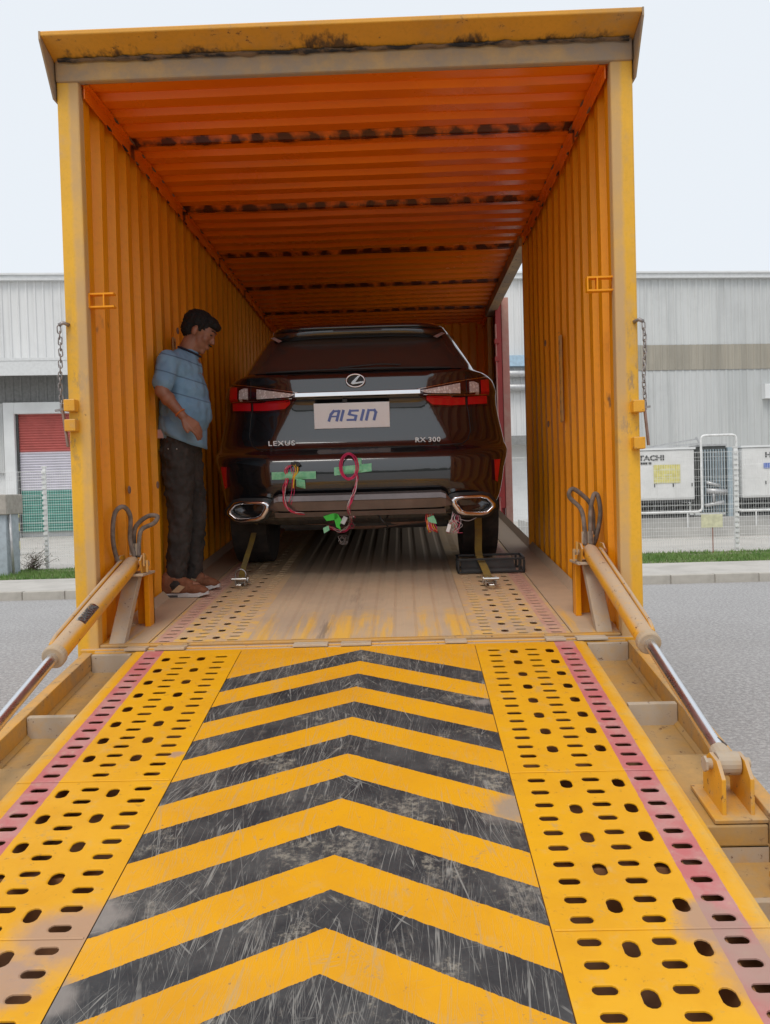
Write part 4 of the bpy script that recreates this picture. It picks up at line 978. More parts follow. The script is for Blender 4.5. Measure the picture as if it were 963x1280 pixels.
# side windows, windscreen
for s in (-1, 1):
    m = MB(); vs = []
    for j in range(7):
        z = 1.335+.235*j/6; yc, hw, L, yf = itp(TAB, z)
        for i in range(15): y = yc+L+.08+(yf-yc-L-.9)*i/14; vs.append((s*(hw+.003), y, z))
    m.add(vs, [(j*15+i, j*15+i+1, (j+1)*15+i+1, (j+1)*15+i) for j in range(6) for i in range(14)]); CP(m, 'side_window', 'glass', smooth=True)
    m = MB(); m.ell((s*.98, 3.05, 1.18), (.10, .07, .07)); m.bar((s*.86, 3.1, 1.15), (s*.95, 3.07, 1.16), .05, .03); CP(m, 'wing_mirror', 'car', smooth=True)
    for yy in (1.55, 2.55): CP(MB().bb(*sorted((s*.905, s*.93)), yy, yy+.22, 1.03, 1.06), 'door_handle', 'car', bevel=.01)
m = MB(); vs = []
for j in range(7):
    z = 1.24+.34*j/6; hw = itp(TAB, z)[1]*.8
    for i in range(9):
        x = hw*(-1+i/4); yc, h2, L, yf = itp(TAB, z); vs.append((x, yf+.012-min(.9, (yf-yc)*.4)*(1-(1-(abs(x)/(h2*.98))**3)**(1/3)), z))
m.add(vs, [(j*9+i, j*9+i+1, (j+1)*9+i+1, (j+1)*9+i) for j in range(6) for i in range(8)]); CP(m, 'windscreen', 'glass', smooth=True)
# roof spoiler lip, aerial fin
m = MB(); vs = []
for i in range(25):
    x = -.565+1.13*i/24; dr = .028*(abs(x)/.565)**4
    for (dy, z) in ((0, 1.556), (-.040, 1.560), (-.062, 1.590), (-.055, 1.618), (-.01, 1.640), (.10, 1.654)): vs.append((x, yrear(x, 1.60)+dy-.02, z-dr))
m.add(vs, [(i*6+j, i*6+j+1, (i+1)*6+j+1, (i+1)*6+j) for i in range(24) for j in range(5)]); sp = CP(m, 'roof_spoiler', 'car', smooth=True)
CP(MB().bb(-.16, .16, .385, .395, 1.598, 1.607), 'brake_light', 'lampdark', sp)
m = MB(); m.prism([(-.004, 1.0, 1.67), (-.004, 1.16, 1.68), (-.004, 1.05, 1.73), (-.004, 1.02, 1.73)], (.008, 0, 0)); CP(m, 'aerial_fin', 'car')
# wiper
m = MB(); m.tube([(x, yrear(x, 1.347)-.014, 1.347+.02*(1-abs(x-.15)*3)) for x in [-.12+.05*i for i in range(9)]], .005, 6); CP(m, 'rear_wiper', 'black', rg_)
# tail lamps
for s in (-1, 1):
    fl = (lambda f: (lambda x: f(abs(x))))
    topc = fl(lin((.38, 1.192), (.70, 1.243), (.845, 1.262))); botc = fl(lin((.38, 1.168), (.475, 1.085), (.60, 1.076), (.845, 1.082)))
    mid = fl(lin((.38, 1.180), (.44, 1.158), (.70, 1.150), (.845, 1.150)))
    lamp = CP(MB(), 'tail_lamp', 'lampdark')
    for (xa, xb) in ((.375, .698), (.706, .862)):
        a, b = sorted((s*xa, s*xb))
        patch('lamp_housing', 'lampdark', topc, botc, a, b, .006, 16, 6, lamp)
    a, b = sorted((s*.44, s*.694)); patch('red_lens', 'lampred', lambda x: mid(x)-.006, lambda x: max(botc(x)+.012, 0), a, b, .014, 14, 5, lamp)
    a, b = sorted((s*.712, s*.845)); patch('red_lens', 'lampred', lambda x: mid(x)-.004, lambda x: botc(x)+.012, a, b, .014, 10, 5, lamp)
    a, b = sorted((s*.80, s*.858)); patch('red_lens', 'lampred', lambda x: topc(x)-.01, lambda x: mid(x), a, b, .012, 6, 5, lamp)
    a, b = sorted((s*.40, s*.66)); patch('clear_lens', 'lampclr', lambda x: topc(x)-.008, lambda x: mid(x)+.012, a, b, .014, 14, 5, lamp)
    a, b = sorted((s*.722, s*.785)); patch('clear_lens', 'lampclr', lambda x: topc(x)-.010-.02*max(0, (abs(x)-.75)/.035), lambda x: mid(x)+.004, a, b, .014, 6, 5, lamp)
    m = MB(); m.tube(sline([(s*.38, 1.196), (s*.70, 1.249), (s*.85, 1.268)], .008), .003, 5); m.tube(sline([(s*.42, 1.160), (s*.70, 1.152), (s*.84, 1.152)], .017), .0022, 5); CP(m, 'lamp_trim', 'chrome', lamp, smooth=True)
    # hatch shut line and bumper line
    m = MB(); m.tube(sline([(s*.702, 1.285), (s*.702, 1.10), (s*.715, 1.04), (s*.722, .92), (s*.70, .865), (s*.66, .842), (s*.3, .832), (0, .83)], -.001, 8), .0035, 5); CP(m, 'hatch_shut_line', 'black', smooth=True)
    # reflectors
    p_ = [(s*.905, .735), (s*.862, .735), (s*.868, .60), (s*.885, .590)]
    m = MB(); m.prism([(x, yrear(x*.985, z)-.012, z) for x, z in p_], (0, .03, 0)); CP(m, 'bumper_reflector', 'reflector')
    # exhaust finisher
    o_ = [(.80, .520), (.595, .520), (.560, .485), (.625, .395), (.80, .382), (.872, .445)]; i_ = [(.79, .500), (.625, .500), (.605, .480), (.65, .418), (.79, .408), (.842, .448)]
    cx = .715
    rnd2 = lambda P_: [((a[0]*(1-t)+b_[0]*t), (a[1]*(1-t)+b_[1]*t)) for a, b_ in zip(P_, P_[1:]+P_[:1]) for t in (.16, .30, .5, .70, .84)]
    O, I = rnd2(o_), rnd2(i_); n = len(O); m = MB(); vs = []
    def yb(x): return .03+.07*max(0, (abs(x)-.6)/.27)**1.5
    for (x, z) in O: vs.append((s*x, yb(x)+.09, z))
    for (x, z) in O: vs.append((s*x, yb(x)-.012, z))
    for (x, z) in [((a+c_)/2, (b_+d_)/2) for (a, b_), (c_, d_) in zip(O, I)]: vs.append((s*x, yb(x)-.024, z))
    for (x, z) in I: vs.append((s*x, yb(x)-.012, z))
    for (x, z) in I: vs.append((s*x, yb(x)+.10, z))
    m.add(vs, [(k_*n+q, k_*n+(q+1) % n, (k_+1)*n+(q+1) % n, (k_+1)*n+q) for k_ in range(4) for q in range(n)]); tip = CP(m, 'exhaust_tip', 'chrome', smooth=True)
    m = MB(); m.add([(s*x, yb(x)+.075, z) for x, z in I], [tuple(range(n))]); CP(m, 'exhaust_bore', 'black', tip)
    # dark fairing round the finisher
    m = MB(); O2 = [(cx+(x-cx)*1.16, .452+(z-.452)*1.26) for x, z in O]; m.add([(s*x, yb(x)+.02, z) for x, z in O2]+[(s*x, yb(x)+.005, z) for x, z in O], [(q, (q+1) % n, n+(q+1) % n, n+q) for q in range(n)]); CP(m, 'exhaust_surround', 'black', tip)
# hatch trim
m = MB()
cy_ = yrear(-.40, 1.175)-.006; m.prism([(-.40, cy_, 1.197), (-.40, cy_-.018, 1.194), (-.40, cy_-.024, 1.168), (-.40, cy_, 1.160)], (.80, 0, 0)); CP(m, 'chrome_bar', 'chrome', bevel=.0015)
CP(MB().bb(-.10, -.07, .17, .20, 1.128, 1.15), 'rear_camera', 'black')
# badge: oval ring with a slanted L
bz, bx, by = 1.262, -.012, yrear(0, 1.262)-.012
em = CP(MB().tube([(bx+.058*cos(a), by-.004, bz+.040*sin(a)) for a in [2*pi*i/32 for i in range(32)]], .0062, 8, closed=True), 'emblem', 'chrome', smooth=True)
m = MB(); m.add([(bx+.060*cos(2*pi*i/32), by+.002, bz+.042*sin(2*pi*i/32)) for i in range(32)], [tuple(range(32))]); CP(m, 'emblem_back', 'black', em)
m = MB(); lp = [(.036, .034), (.018, .030), (-.022, -.006), (-.030, -.018), (-.018, -.024), (.050, -.016), (.054, -.004), (.000, -.010), (.006, -.002)]
m.prism([(bx+a, by-.012, bz+b_) for a, b_ in lp], (0, .009, 0)); CP(m, 'emblem_letter', 'chrome', em, bevel=.001)
# number plate
px0, px1, pz0, pz1 = -.286, .200, .962, 1.124; py = yrear(0, 1.04)-.022
pl = CP(MB().bb(px0, px1, py, py+.006, pz0, pz1), 'number_plate', 'plate', bevel=.002)
CP(MB().bb(-.27, .18, py+.006, py+.03, .99, 1.10), 'plate_bracket', 'black')
def stroke(pts, w_, m, z0, x0, sx, sz, sh=.28):
    """flat lettering from centre lines given in a unit cell"""
    Q = [Vector((x0+a*sx+sh*b_*sz, z0+b_*sz)) for a, b_ in pts]
    for a, b_ in zip(Q, Q[1:]):
        d = (b_-a); L = d.length; d /= L; e = d*(w_*.42); nrm = Vector((-d.y, d.x))*w_/2
        if abs(d.y) < .3: nrm *= .72
        c_ = [a-e-nrm, b_+e-nrm, b_+e+nrm, a-e+nrm]; m.prism([(v.x, py-.0022-.0001*len(m.v)/8, v.y) for v in c_], (0, .002, 0))
m = MB(); LX = -.190; w_, hz = .050, .058; zb = 1.014
for i, g_ in enumerate([[(0, 0), (.05, .65), (.3, 1), (1, 1), (1, 0)], [(.5, 0), (.5, 1)], [(1.0, 1), (.05, 1), (.0, .62), (.95, .42), (.95, 0), (0, 0)], [(.5, 0), (.5, 1)], [(0, 0), (0, 1), (.75, 1), (1, .75), (1, 0)]]):
    X0 = LX+[0, .052, .120, .182, .240][i]; stroke(g_, .0175, m, zb, X0, w_, hz)
    if i == 0: stroke([(.05, .42), (.95, .42)], .013, m, zb, X0, w_, hz)
CP(m, 'plate_lettering', 'ink', pl)
text('badge_lettering', 'LEXUS', .043, 'letter', (-.500, yrear(-.42, .876)-.008, .876), STAND, CAR, .002, sx=1.28, local=True, bold=.0006, space=1.16)
for b_, x_ in (('RX', .392), ('300', .482)): text('badge_lettering', b_, .042, 'letter', (x_, yrear(.37, .873)-.010, .873), STAND, CAR, .002, sx=1.2, local=True, bold=.0006, space=1.1)
# lower garnish
tp = lambda x: .562 if abs(x) < .53 else .562-(abs(x)-.53)*1.4
bt = lambda x: .445+.02*max(0, (abs(x)-.5)/.1)
m = MB(); vs = []; nx = 40; prf = ((0, .004), (.10, -.030), (.38, -.036), (.42, -.030), (.92, -.014), (1.0, .03))
for i in range(nx+1):
    x = -.60+1.2*i/nx; e = sm((.60-abs(x))/.05)
    for t, o_ in prf: z = tp(x)+(bt(x)-tp(x))*t; vs.append((x, yrear(x, .6)+o_*e-.004, z))
n = len(prf); m.add(vs, [(i*n+j, (i+1)*n+j, (i+1)*n+j+1, i*n+j+1) for i in range(nx) for j in range(n-1)]); gr = CP(m, 'rear_garnish', 'garnish')
sm_ = gr.modifiers.new('bevel', 'BEVEL'); sm_.width = .004; sm_.segments = 2; sm_.limit_method = 'ANGLE'
CP(MB().prism([(-.54, -.006, .444), (-.54, .010, .412), (-.54, .05, .412), (-.54, .05, .444)], (1.08, 0, 0)), 'lower_trim_strip', 'garnish', bevel=.002)
# wheels
def wheel(x, y, first=[None]):
    r = CP(MB().tube([(-.105, 0, 0), (-.125, 0, 0), (-.122, 0, 0), (.122, 0, 0), (.125, 0, 0), (.105, 0, 0)], [.27, .30, .355, .355, .30, .27], 48), 'wheel', 'tyre', smooth=False)
    b_ = r.modifiers.new('bevel', 'BEVEL'); b_.width = .022; b_.segments = 3; b_.limit_method = 'ANGLE'
    for q in (-.075, -.03, .015, .06): CP(MB().tube([(q, 0, 0), (q+.012, 0, 0)], .3575, 48), 'tread_rib', 'tyre', r)
    CP(MB().tube([(-.09, 0, 0), (.09, 0, 0)], .26, 32), 'rim', 'satin', r)
    m = MB()
    for i in range(5):
        a = 2*pi*i/5
        for sd__ in (-1, 1): m.bar((sd__*.095, 0, 0), (sd__*.09, .24*cos(a), .24*sin(a)), .03, .03, (1, 0, 0))
    CP(m, 'spoke', 'satin', r); r.location = (x, y, .358); return r
for x in (-.80, .80):
    for y in (.80, 3.60): wheel(x, y)
# underbody
m = MB(); m.bb(-.60, .60, .80, 4.6, .22, .42); m.bb(-.62, .62, .10, .35, .40, .44); m.bb(-.56, .56, .35, .80, .30, .44); m.cyl((-.7, .80, .34), (.7, .80, .34), .05)
CP(m, 'underbody', 'black')
m = MB(); m.bb(-.62, -.60, .3, 1.3, .40, .8); m.bb(.60, .62, .3, 1.3, .40, .8); CP(m, 'wheel_well', 'black')
m = MB(); m.tube(smooth_path([(-.70, .25, .44), (-.45, .35, .36), (-.1, .40, .33), (.05, .55, .30), (.05, 1.2, .28)], 6), .035, 10); m.tube(smooth_path([(.70, .25, .43), (.45, .32, .36), (.1, .42, .31), (.0, .6, .28)], 6), .035, 10); m.ell((.0, .5, .33), (.32, .12, .07)); CP(m, 'exhaust_pipe', 'rustbar', smooth=True)
m = MB(); m.tube(smooth_path([(.10, .06, .42), (.14, .03, .37), (.17, .06, .33), (.16, .15, .30)], 5), .006, 6); CP(m, 'hanging_hose', 'black', smooth=True)

# ---- test wiring taped to the bumper
def CW(p): return world_of(CAR) @ Vector(p)
def wires(root, mat, paths, r=.0022, name='wire'):
    for pth in paths: MB().tube([CW(q) for q in smooth_path(pth, 7)], r, 5).build(name, mat, root, smooth=True)
def on(x, z, off=.01): return (x, yrear(x, z)-off-(.04 if .43 < z < .575 else 0), z)
def tape(root, pts, z0, z1, mat='tape'):
    """strip of masking tape following the bumper"""
    m = MB(); vs = []; n = len(pts)
    for i, (x, dz) in enumerate(pts):
        for j in range(5): z = z0+(z1-z0)*j/4+dz; vs.append(CW((x, yrear(x, z)-.010-.004*abs(noise.noise((x*40, z*40, 0)))-(.008 if .2 < i/(n-1) < .8 and 0 < j < 4 else 0), z)))
    m.add(vs, [(i*5+j, (i+1)*5+j, (i+1)*5+j+1, i*5+j+1) for i in range(n-1) for j in range(4)]); o = m.build('tape', mat, root)
    q = o.modifiers.new('thickness', 'SOLIDIFY'); q.thickness = .0012
    return o
rw = random.Random(11)
w1 = empty('wire_bundle', CW((-.42, -.02, .66)), 'red and yellow wires taped to the left part of the car bumper with green tape', 'wiring', group=None)
P1 = []
for i in range(7):
    j = lambda a=.012: rw.uniform(-a, a)
    P1.append([on(-.425+j(), .742+j(.006), .02), on(-.455+j(), .72+j(), .022), on(-.455+j(), .66+j(), .016), on(-.475+j(), .60+j(), .022), on(-.468+j(), .52+j(), .055), on(-.43+j(), .465+j(), .06), on(-.37+j(), .435+j(.01), .03), on(-.30+j(.03), .415+j(.01), .0)])
wires(w1, 'wred', P1[:4]); wires(w1, 'wred2', P1[4:6]); wires(w1, 'wwht', P1[6:])
wires(w1, 'wred', [[on(-.43, .74, .02), on(-.42, .70, .02), on(-.42, .63, .02), on(-.425, .56, .055), on(-.445, .51, .055)], [on(-.40, .74, .02), on(-.415, .66, .02), on(-.41, .58, .03), on(-.43, .50, .055)]])
wires(w1, 'wyel', [[on(-.41, .75, .02), on(-.385, .735, .024), on(-.385, .70, .022), on(-.405, .67, .02), on(-.415, .60, .02)]], .005); wires(w1, 'wyel', [[on(-.42, .75, .02), on(-.398, .73, .024), on(-.398, .70, .022), on(-.418, .66, .02)]], .003)
tape(w1, [(-.55+.28*i/10, .0) for i in range(11)], .655, .702); tape(w1, [(-.395+.055*i/4, -.004*i) for i in range(5)], .610, .662)
for (dx, dz, a) in ((-.41, .752, .3), (-.378, .745, -.5), (-.392, .758, .1)):
    m = MB(); m.box(CW(on(dx, dz, .02)), (.028, .02, .018), Matrix.Rotation(a, 3, 'Y')); m.build('connector', 'black', w1, bevel=.002)
w2 = empty('wire_bundle', CW((-.05, -.02, .70)), 'coiled magenta wire loop taped to the middle of the car bumper with green tape', 'wiring')
for i in range(9):
    a0 = rw.uniform(0, 1); rx, rz = .052+rw.uniform(-.008, .008), .080+rw.uniform(-.007, .006); cx, cz = -.062+rw.uniform(-.004, .004), .725+rw.uniform(-.004, .004)
    MB().tube([CW(on(cx+rx*cos(2*pi*q/28), cz+rz*sin(2*pi*q/28), .012+.002*i)) for q in range(28)], .0026, 5, closed=True).build('wire_coil', 'wred', w2, smooth=True)
P2 = []
for i in range(6):
    j = lambda a=.010: rw.uniform(-a, a)
    P2.append([on(-.02+j(), .70+j(), .02), on(-.015+j(), .65+j(), .02), on(-.03+j(), .58+j(), .03), on(-.055+j(), .52+j(), .06), on(-.07+j(), .46+j(), .06), on(-.065+j(), .40+j(), .03), on(-.08+j(), .335+j(), .02), on(-.11+j(), .30+j(), .01), on(-.16+j(), .292+j(), .0), on(-.20+j(), .31+j(), .0), on(-.225+j(), .325+j(), .01)])
wires(w2, 'wred', P2[:4]); wires(w2, 'wwht', P2[4:], .0028)
for i in range(9):
    c = Vector(on(-.075+rw.uniform(-.02, .02), rw.uniform(.32, .44), .03)); wires(w2, rw.choice(['wred', 'wwht', 'chain']), [[c+Vector([rw.uniform(-.025, .025) for _ in range(3)]) for _ in range(4)]], .0022)
tape(w2, [(-.155+.235*i/10, .002*i) for i in range(11)], .672, .722); tape(w2, [(-.012+.030*i/3, 0) for i in range(4)], .70, .775)
m = MB()
for pts in ([(-.235, .415), (-.15, .440), (-.14, .405), (-.165, .39), (-.215, .385)], [(-.165, .44), (-.145, .43), (-.11, .375), (-.135, .36), (-.125, .325), (-.155, .345), (-.165, .39)]):
    m.prism([CW((x, .0, z)) for x, z in pts], (0, .002, 0))
m.build('tape', 'tape2', w2, label='bright green tape end'); MB().prism([CW(q) for q in ((-.24, .01, .34), (-.205, .01, .355), (-.20, .01, .325), (-.235, .01, .305))], (0, .002, 0)).build('tape', 'tape', w2)
MB().box(CW((-.105, .01, .385)), (.03, .02, .05), Matrix.Rotation(.5, 3, 'Y')).build('connector', 'steel', w2, bevel=.002)
# loose end lying on the deck
for i in range(5): wires(w2, 'chain', [[Vector((-.12+rw.uniform(-.035, .035), .10+rw.uniform(-.03, .03), .245+rw.uniform(-.03, .03))) for _ in range(6)]], .0018)
w3 = empty('wire_bundle', CW((.44, .02, .36)), 'short red and yellow wire bundle with a green tape patch hanging under the bumper', 'wiring')
for i in range(14):
    c = .425+.0035*i; wires(w3, ['wred2', 'wred2', 'wyel', 'wred', 'wwht'][i % 5], [[(c, .06, .43), (c-.012+rw.uniform(-.01, .01), .04, .38), (c+rw.uniform(-.012, .012), .03, .32), (c+rw.uniform(-.0, .03), .04, .285+rw.uniform(0, .02))]], .0035)
MB().prism([CW(q) for q in ((.42, .022, .385), (.46, .022, .40), (.475, .022, .37), (.48, .022, .345), (.45, .022, .352), (.43, .022, .36))], (0, .004, 0)).build('tape', 'tape', w3)
w4 = empty('wire_bundle', CW((.60, .02, .36)), 'tangle of thin pink and white wires hanging beside the right exhaust tip', 'wiring')
for i in range(14):
    x = .60+rw.uniform(-.02, .02); wires(w4, ['wred', 'wwht', 'wwht', 'chain'][i % 4], [[(x, .06, .42), (x+rw.uniform(-.03, .03), .04, .37), (x+rw.uniform(-.04, .03), .03, .33), (x+rw.uniform(-.05, .03), .04, .285), (x+rw.uniform(-.05, .06), .05, .28)]], .0016)
wires(w4, 'wwht', [[(.62, .05, .37), (.68, .05, .355), (.73, .07, .37), (.77, .12, .39)]], .002)
MB().box(CW((.555, .03, .315)), (.022, .012, .05), Matrix.Rotation(.3, 3, 'Y')).build('connector', 'plate', w4, bevel=.002)

# ---- ratchet straps and wheel chock frame
def ratchet(x, y, label, strap_pts, wid):
    z = zd(y)+.004; r = empty('ratchet_strap', (x, y, z), label, 'strap')
    m = MB()
    for s in (-1, 1): m.bb(x+s*.030-.002, x+s*.030+.002, y-.075, y+.055, z+.008, z+.042)
    m.bb(x-.045, x+.045, y+.03, y+.045, z+.012, z+.02); m.build('ratchet_frame', 'satin', r, bevel=.001)
    m = MB(); m.cyl((x-.036, y, z+.035), (x+.036, y, z+.035), .014, 12)
    for s in (-1, 1): m.cyl((x+s*.037, y, z+.035), (x+s*.041, y, z+.035), .024, 10)
    m.build('spool', 'satin', r)
    m = MB()
    for s in (-1, 1): m.bar((x+s*.026, y-.01, z+.04), (x+s*.022, y-.10, z+.052), .004, .022)
    m.cyl((x-.045, y-.10, z+.052), (x+.045, y-.10, z+.052), .009, 8); m.build('handle', 'satin', r)
    m = MB(); m.tube([(x-.012, y-.07, z+.02), (x-.012, y-.115, z+.015), (x+.012, y-.115, z+.015), (x+.012, y-.07, z+.02)], .005, 6); m.build('hook', 'satin', r)
    m = MB(); pts = smooth_path(strap_pts+[(x, y+.01, z+.045)], 6); vs = []
    for i, p in enumerate(pts):
        tw = .004*sin(i*.9); vs += [p+Vector((-wid/2, tw, 0)), p+Vector((wid/2, -tw, 0))]
    m.add(vs, [(2*i, 2*i+1, 2*i+3, 2*i+2) for i in range(len(pts)-1)]); o = m.build('webbing', 'strap', r); q = o.modifiers.new('thickness', 'SOLIDIFY'); q.thickness = .003
    return r
rl = ratchet(-.80, 5.13, 'ratchet tie-down strap behind the left rear tyre near the standing man', [(-.80, 5.70, 1.53), (-.815, 5.60, 1.40), (-.84, 5.50, 1.28), (-.845, 5.36, 1.19)], .036)
MB().tube(arc((-.835, 5.26, zd(5.26)+.05), .035, 0, 2*pi, 16)[:-1], .005, 6, closed=True).build('ring', 'satin', rl, smooth=True)
rr = ratchet(.735, 4.95, 'ratchet tie-down strap running over the black chock frame to the right tyre', [(.735, 5.60, 1.53), (.73, 5.56, 1.40), (.72, 5.46, 1.27), (.735, 5.25, 1.20), (.74, 5.10, 1.16)], .048)
r = empty('wheel_chock', (.76, 5.45, zd(5.45)), 'black steel chock frame lying on the deck against the right rear tyre', 'chock')
x0, x1, y0, y1 = .575, 1.00, 5.33, 5.50; za, zb = zd(y0)+.006, zd(y0)+.095; t = .014
def fb(p, q, nm): MB().bar(p, q, t, t).build(nm, 'black', r, bevel=.002)
for (ya, yo) in ((y0, 0), (y1, .016)):
    fb((x0, ya, za+t/2+yo), (x1, ya, za+t/2+yo), 'frame_rail'); fb((x0, ya, zb+yo), (x1, ya, zb+yo), 'frame_rail')
    for x in (x0, x1-.03, x1): MB().bar((x, ya, za+t+yo), (x, ya, zb-t/2+yo), t, t, (1, 0, 0)).build('frame_post', 'black', r, bevel=.002)
for x in (x0, x1):
    fb((x, y0+t/2+.001, zb), (x, y1-t/2-.001, zb+.016), 'frame_side'); fb((x, y0+t/2+.001, za+t/2), (x, y1-t/2-.001, za+t/2+.016), 'frame_side')
MB().prism([(x0+.02, y0+.012, za+.01), (x1-.05, y0+.012, za+.01), (x1-.05, y1-.02, zb-.01), (x0+.02, y1-.02, zb-.01)], (0, .003, 0)).build('wedge_plate', 'dgrey', r)

# ================================================================== PERSON
PY = 4.97; FZ = zd(PY)+.004
MAN = empty('person', (-1.10, PY, FZ), 'man in blue t-shirt, dark jeans and brown shoes standing beside the car looking down', 'person')
def q3(x, y, h): return Vector((x, PY+y, FZ+h))
def organic(m, name, mat, vox, parent=MAN, smooth_it=6, disp=None, mats=None):
    o = m.build(name, mat, parent, smooth=True)
    r_ = o.modifiers.new('remesh', 'REMESH'); r_.mode = 'VOXEL'; r_.voxel_size = vox; r_.use_smooth_shade = True
    s_ = o.modifiers.new('smooth', 'SMOOTH'); s_.factor = .5; s_.iterations = smooth_it
    if disp:
        tx = bpy.data.textures.new(name, 'CLOUDS'); tx.noise_scale = disp[0]; tx.noise_depth = 2
        d = o.modifiers.new('folds', 'DISPLACE'); d.texture = tx; d.strength = disp[1]; d.mid_level = .5
    return o
m = MB()                                        # one continuous body
hx, hy, hh = -.972, .0, 1.590                    # head centre
HR = Matrix.Rotation(.46, 3, 'Y')
def hp(x, y, z): return q3(hx, hy, hh)+HR @ Vector((x, y, z))
m.ell(hp(-.018, 0, .012), (.094, .076, .090), HR)
m.ell(hp(.026, 0, -.050), (.060, .057, .070), HR)
m.ell(hp(.036, 0, .005), (.058, .062, .060), HR)
m.cap(hp(.010, 0, -.098), hp(.058, 0, -.112), .036, .021)                  # jaw, chin
m.cap(hp(.086, 0, -.006), hp(.100, 0, -.040), .009, .0135)                 # nose
m.ell(hp(.082, 0, -.074), (.014, .022, .009), HR); m.ell(hp(.080, 0, -.086), (.013, .020, .008), HR)   # lips
m.ell(hp(.083, 0, .016), (.012, .042, .010), HR)                           # brow
for s in (-1, 1):
    m.ell(hp(-.008, s*.080, -.022), (.018, .010, .031), HR)
    m.ell(hp(.055, s*.036, -.038), (.026, .024, .026), HR)
m.cap(q3(-1.065, 0, 1.44), q3(-1.010, 0, 1.55), .062, .058)                # neck
m.cap(q3(-1.085, 0, 1.36), q3(-1.075, 0, 1.20), .115, .12)
m.ell(q3(-1.085, 0, 1.33), (.105, .17, .13)); m.ell(q3(-1.085, 0, 1.12), (.115, .14, .15)); m.ell(q3(-1.11, 0, .93), (.10, .13, .11))
for s in (-1, 1):
    m.cap(q3(-1.06, 0, 1.42), q3(-1.11, s*.165, 1.375), .05, .055)
    kn = q3(-1.115 if s < 0 else -1.075, s*.09, .47); an = q3(-1.155 if s < 0 else -1.10, s*.10, .09)
    m.cap(q3(-1.10, s*.075, .86), kn, .068, .048); m.cap(kn, an, .046, .036)
    m.cap(an, an+Vector((.13, -.005*s, -.045)), .038, .028)
def armhand(m, sh, el, wr, hd, nrm, flip):
    m.cap(sh, el, .050, .041); m.ell((el+wr)/2*.6+el*.4, (.043, .043, .043)); m.cap(el, wr, .040, .026)
    d = (hd-wr).normalized(); n_ = (nrm-d*nrm.dot(d)).normalized(); sd2 = d.cross(n_)*flip
    pc = wr+d*.055
    for k_ in range(4): m.cap(wr+d*.01+sd2*(.012-.008*k_), wr+d*.088+sd2*(.030-.020*k_), .014, .0125)
    for k_, L in enumerate((.068, .076, .070, .055)):
        b0 = wr+d*.088+sd2*(.030-.020*k_); c1 = b0+d*L*.45-n_*(.004+.003*k_); c2 = c1+d*L*.33-n_*.014; c3 = c2+d*L*.20-n_*.016
        m.cap(b0, c1, .0098, .009); m.cap(c1, c2, .009, .0082); m.cap(c2, c3, .0082, .0072)
    t0 = wr+d*.022+sd2*.024; t1 = t0+d*.032+sd2*.022-n_*.008; t2 = t1+d*.030+sd2*.004-n_*.008
    m.cap(t0, t1, .013, .011); m.cap(t1, t2, .011, .0085)
shR, elR, wrR = q3(-1.125, -.185, 1.375), q3(-1.145, -.265, 1.195), q3(-1.030, -.255, 1.050)
armhand(m, shR, elR, wrR, q3(-.955, -.235, .975), Vector((.45, -.75, .5)), 1)
shL, elL, wrL = q3(-1.10, .185, 1.375), q3(-1.14, .25, 1.11), q3(-1.09, .22, .90)
armhand(m, shL, elL, wrL, q3(-1.06, .20, .82), Vector((.4, .75, .5)), -1)
body_ = organic(m, 'body', 'skin', .0055, smooth_it=4)
# clothes
m = MB()
m.ell(q3(-1.088, 0, 1.34), (.118, .185, .135)); m.ell(q3(-1.078, 0, 1.22), (.138, .175, .16)); m.ell(q3(-1.080, 0, 1.10), (.158, .18, .17)); m.cap(q3(-1.095, -.04, 1.05), q3(-1.102, -.04, .995), .135, .134); m.cap(q3(-1.095, .04, 1.05), q3(-1.102, .04, .995), .135, .134)
m.cap(q3(-1.085, -.09, 1.40), q3(-1.085, .09, 1.40), .062, .062); m.cap(q3(-1.068, 0, 1.425), q3(-1.052, 0, 1.452), .078, .066)
for sh, el, s in ((shR, elR, -1), (shL, elL, 1)):
    e2 = sh+(el-sh)*.74; m.cap(sh+Vector((.01, -s*.03, .0)), sh, .068, .068); m.cap(sh, e2, .066, .061)
sh_ = organic(m, 'tshirt', 'shirt', .008, smooth_it=5, disp=(.07, .022))
# trim hem and sleeves flat by boolean-free plane cuts: hem ring
m = MB(); N_ = 36
vs = []
for (hz_, g_) in ((.925, 1.0), (.955, 1.01), (1.00, 1.0), (1.05, .97)):
    for i in range(N_):
        a = 2*pi*i/N_; wv = .006*sin(a*5+hz_*30)+.004*sin(a*9); tilt = -.055*cos(a) if hz_ < 1.0 else -.02*cos(a)
        vs.append(q3(-1.100+(.140*g_+wv)*cos(a), (.178*g_+wv)*sin(a), hz_+tilt))
m.add(vs, [(k_*N_+i, k_*N_+(i+1) % N_, (k_+1)*N_+(i+1) % N_, (k_+1)*N_+i) for k_ in range(3) for i in range(N_)])
o = m.build('shirt_hem', 'shirt', MAN, smooth=True); q = o.modifiers.new('thickness', 'SOLIDIFY'); q.thickness = .004
m = MB(); n_ = 20; d = Vector((.42, 0, .90)).normalized(); a1 = Vector((.90, 0, -.42)).normalized()
m.tube([q3(-1.043, 0, 1.462)+a1*(.071*cos(2*pi*i/n_))+Vector((0, .068*sin(2*pi*i/n_), 0)) for i in range(n_)], .007, 8, closed=True); m.build('collar', 'collar', MAN, smooth=True)
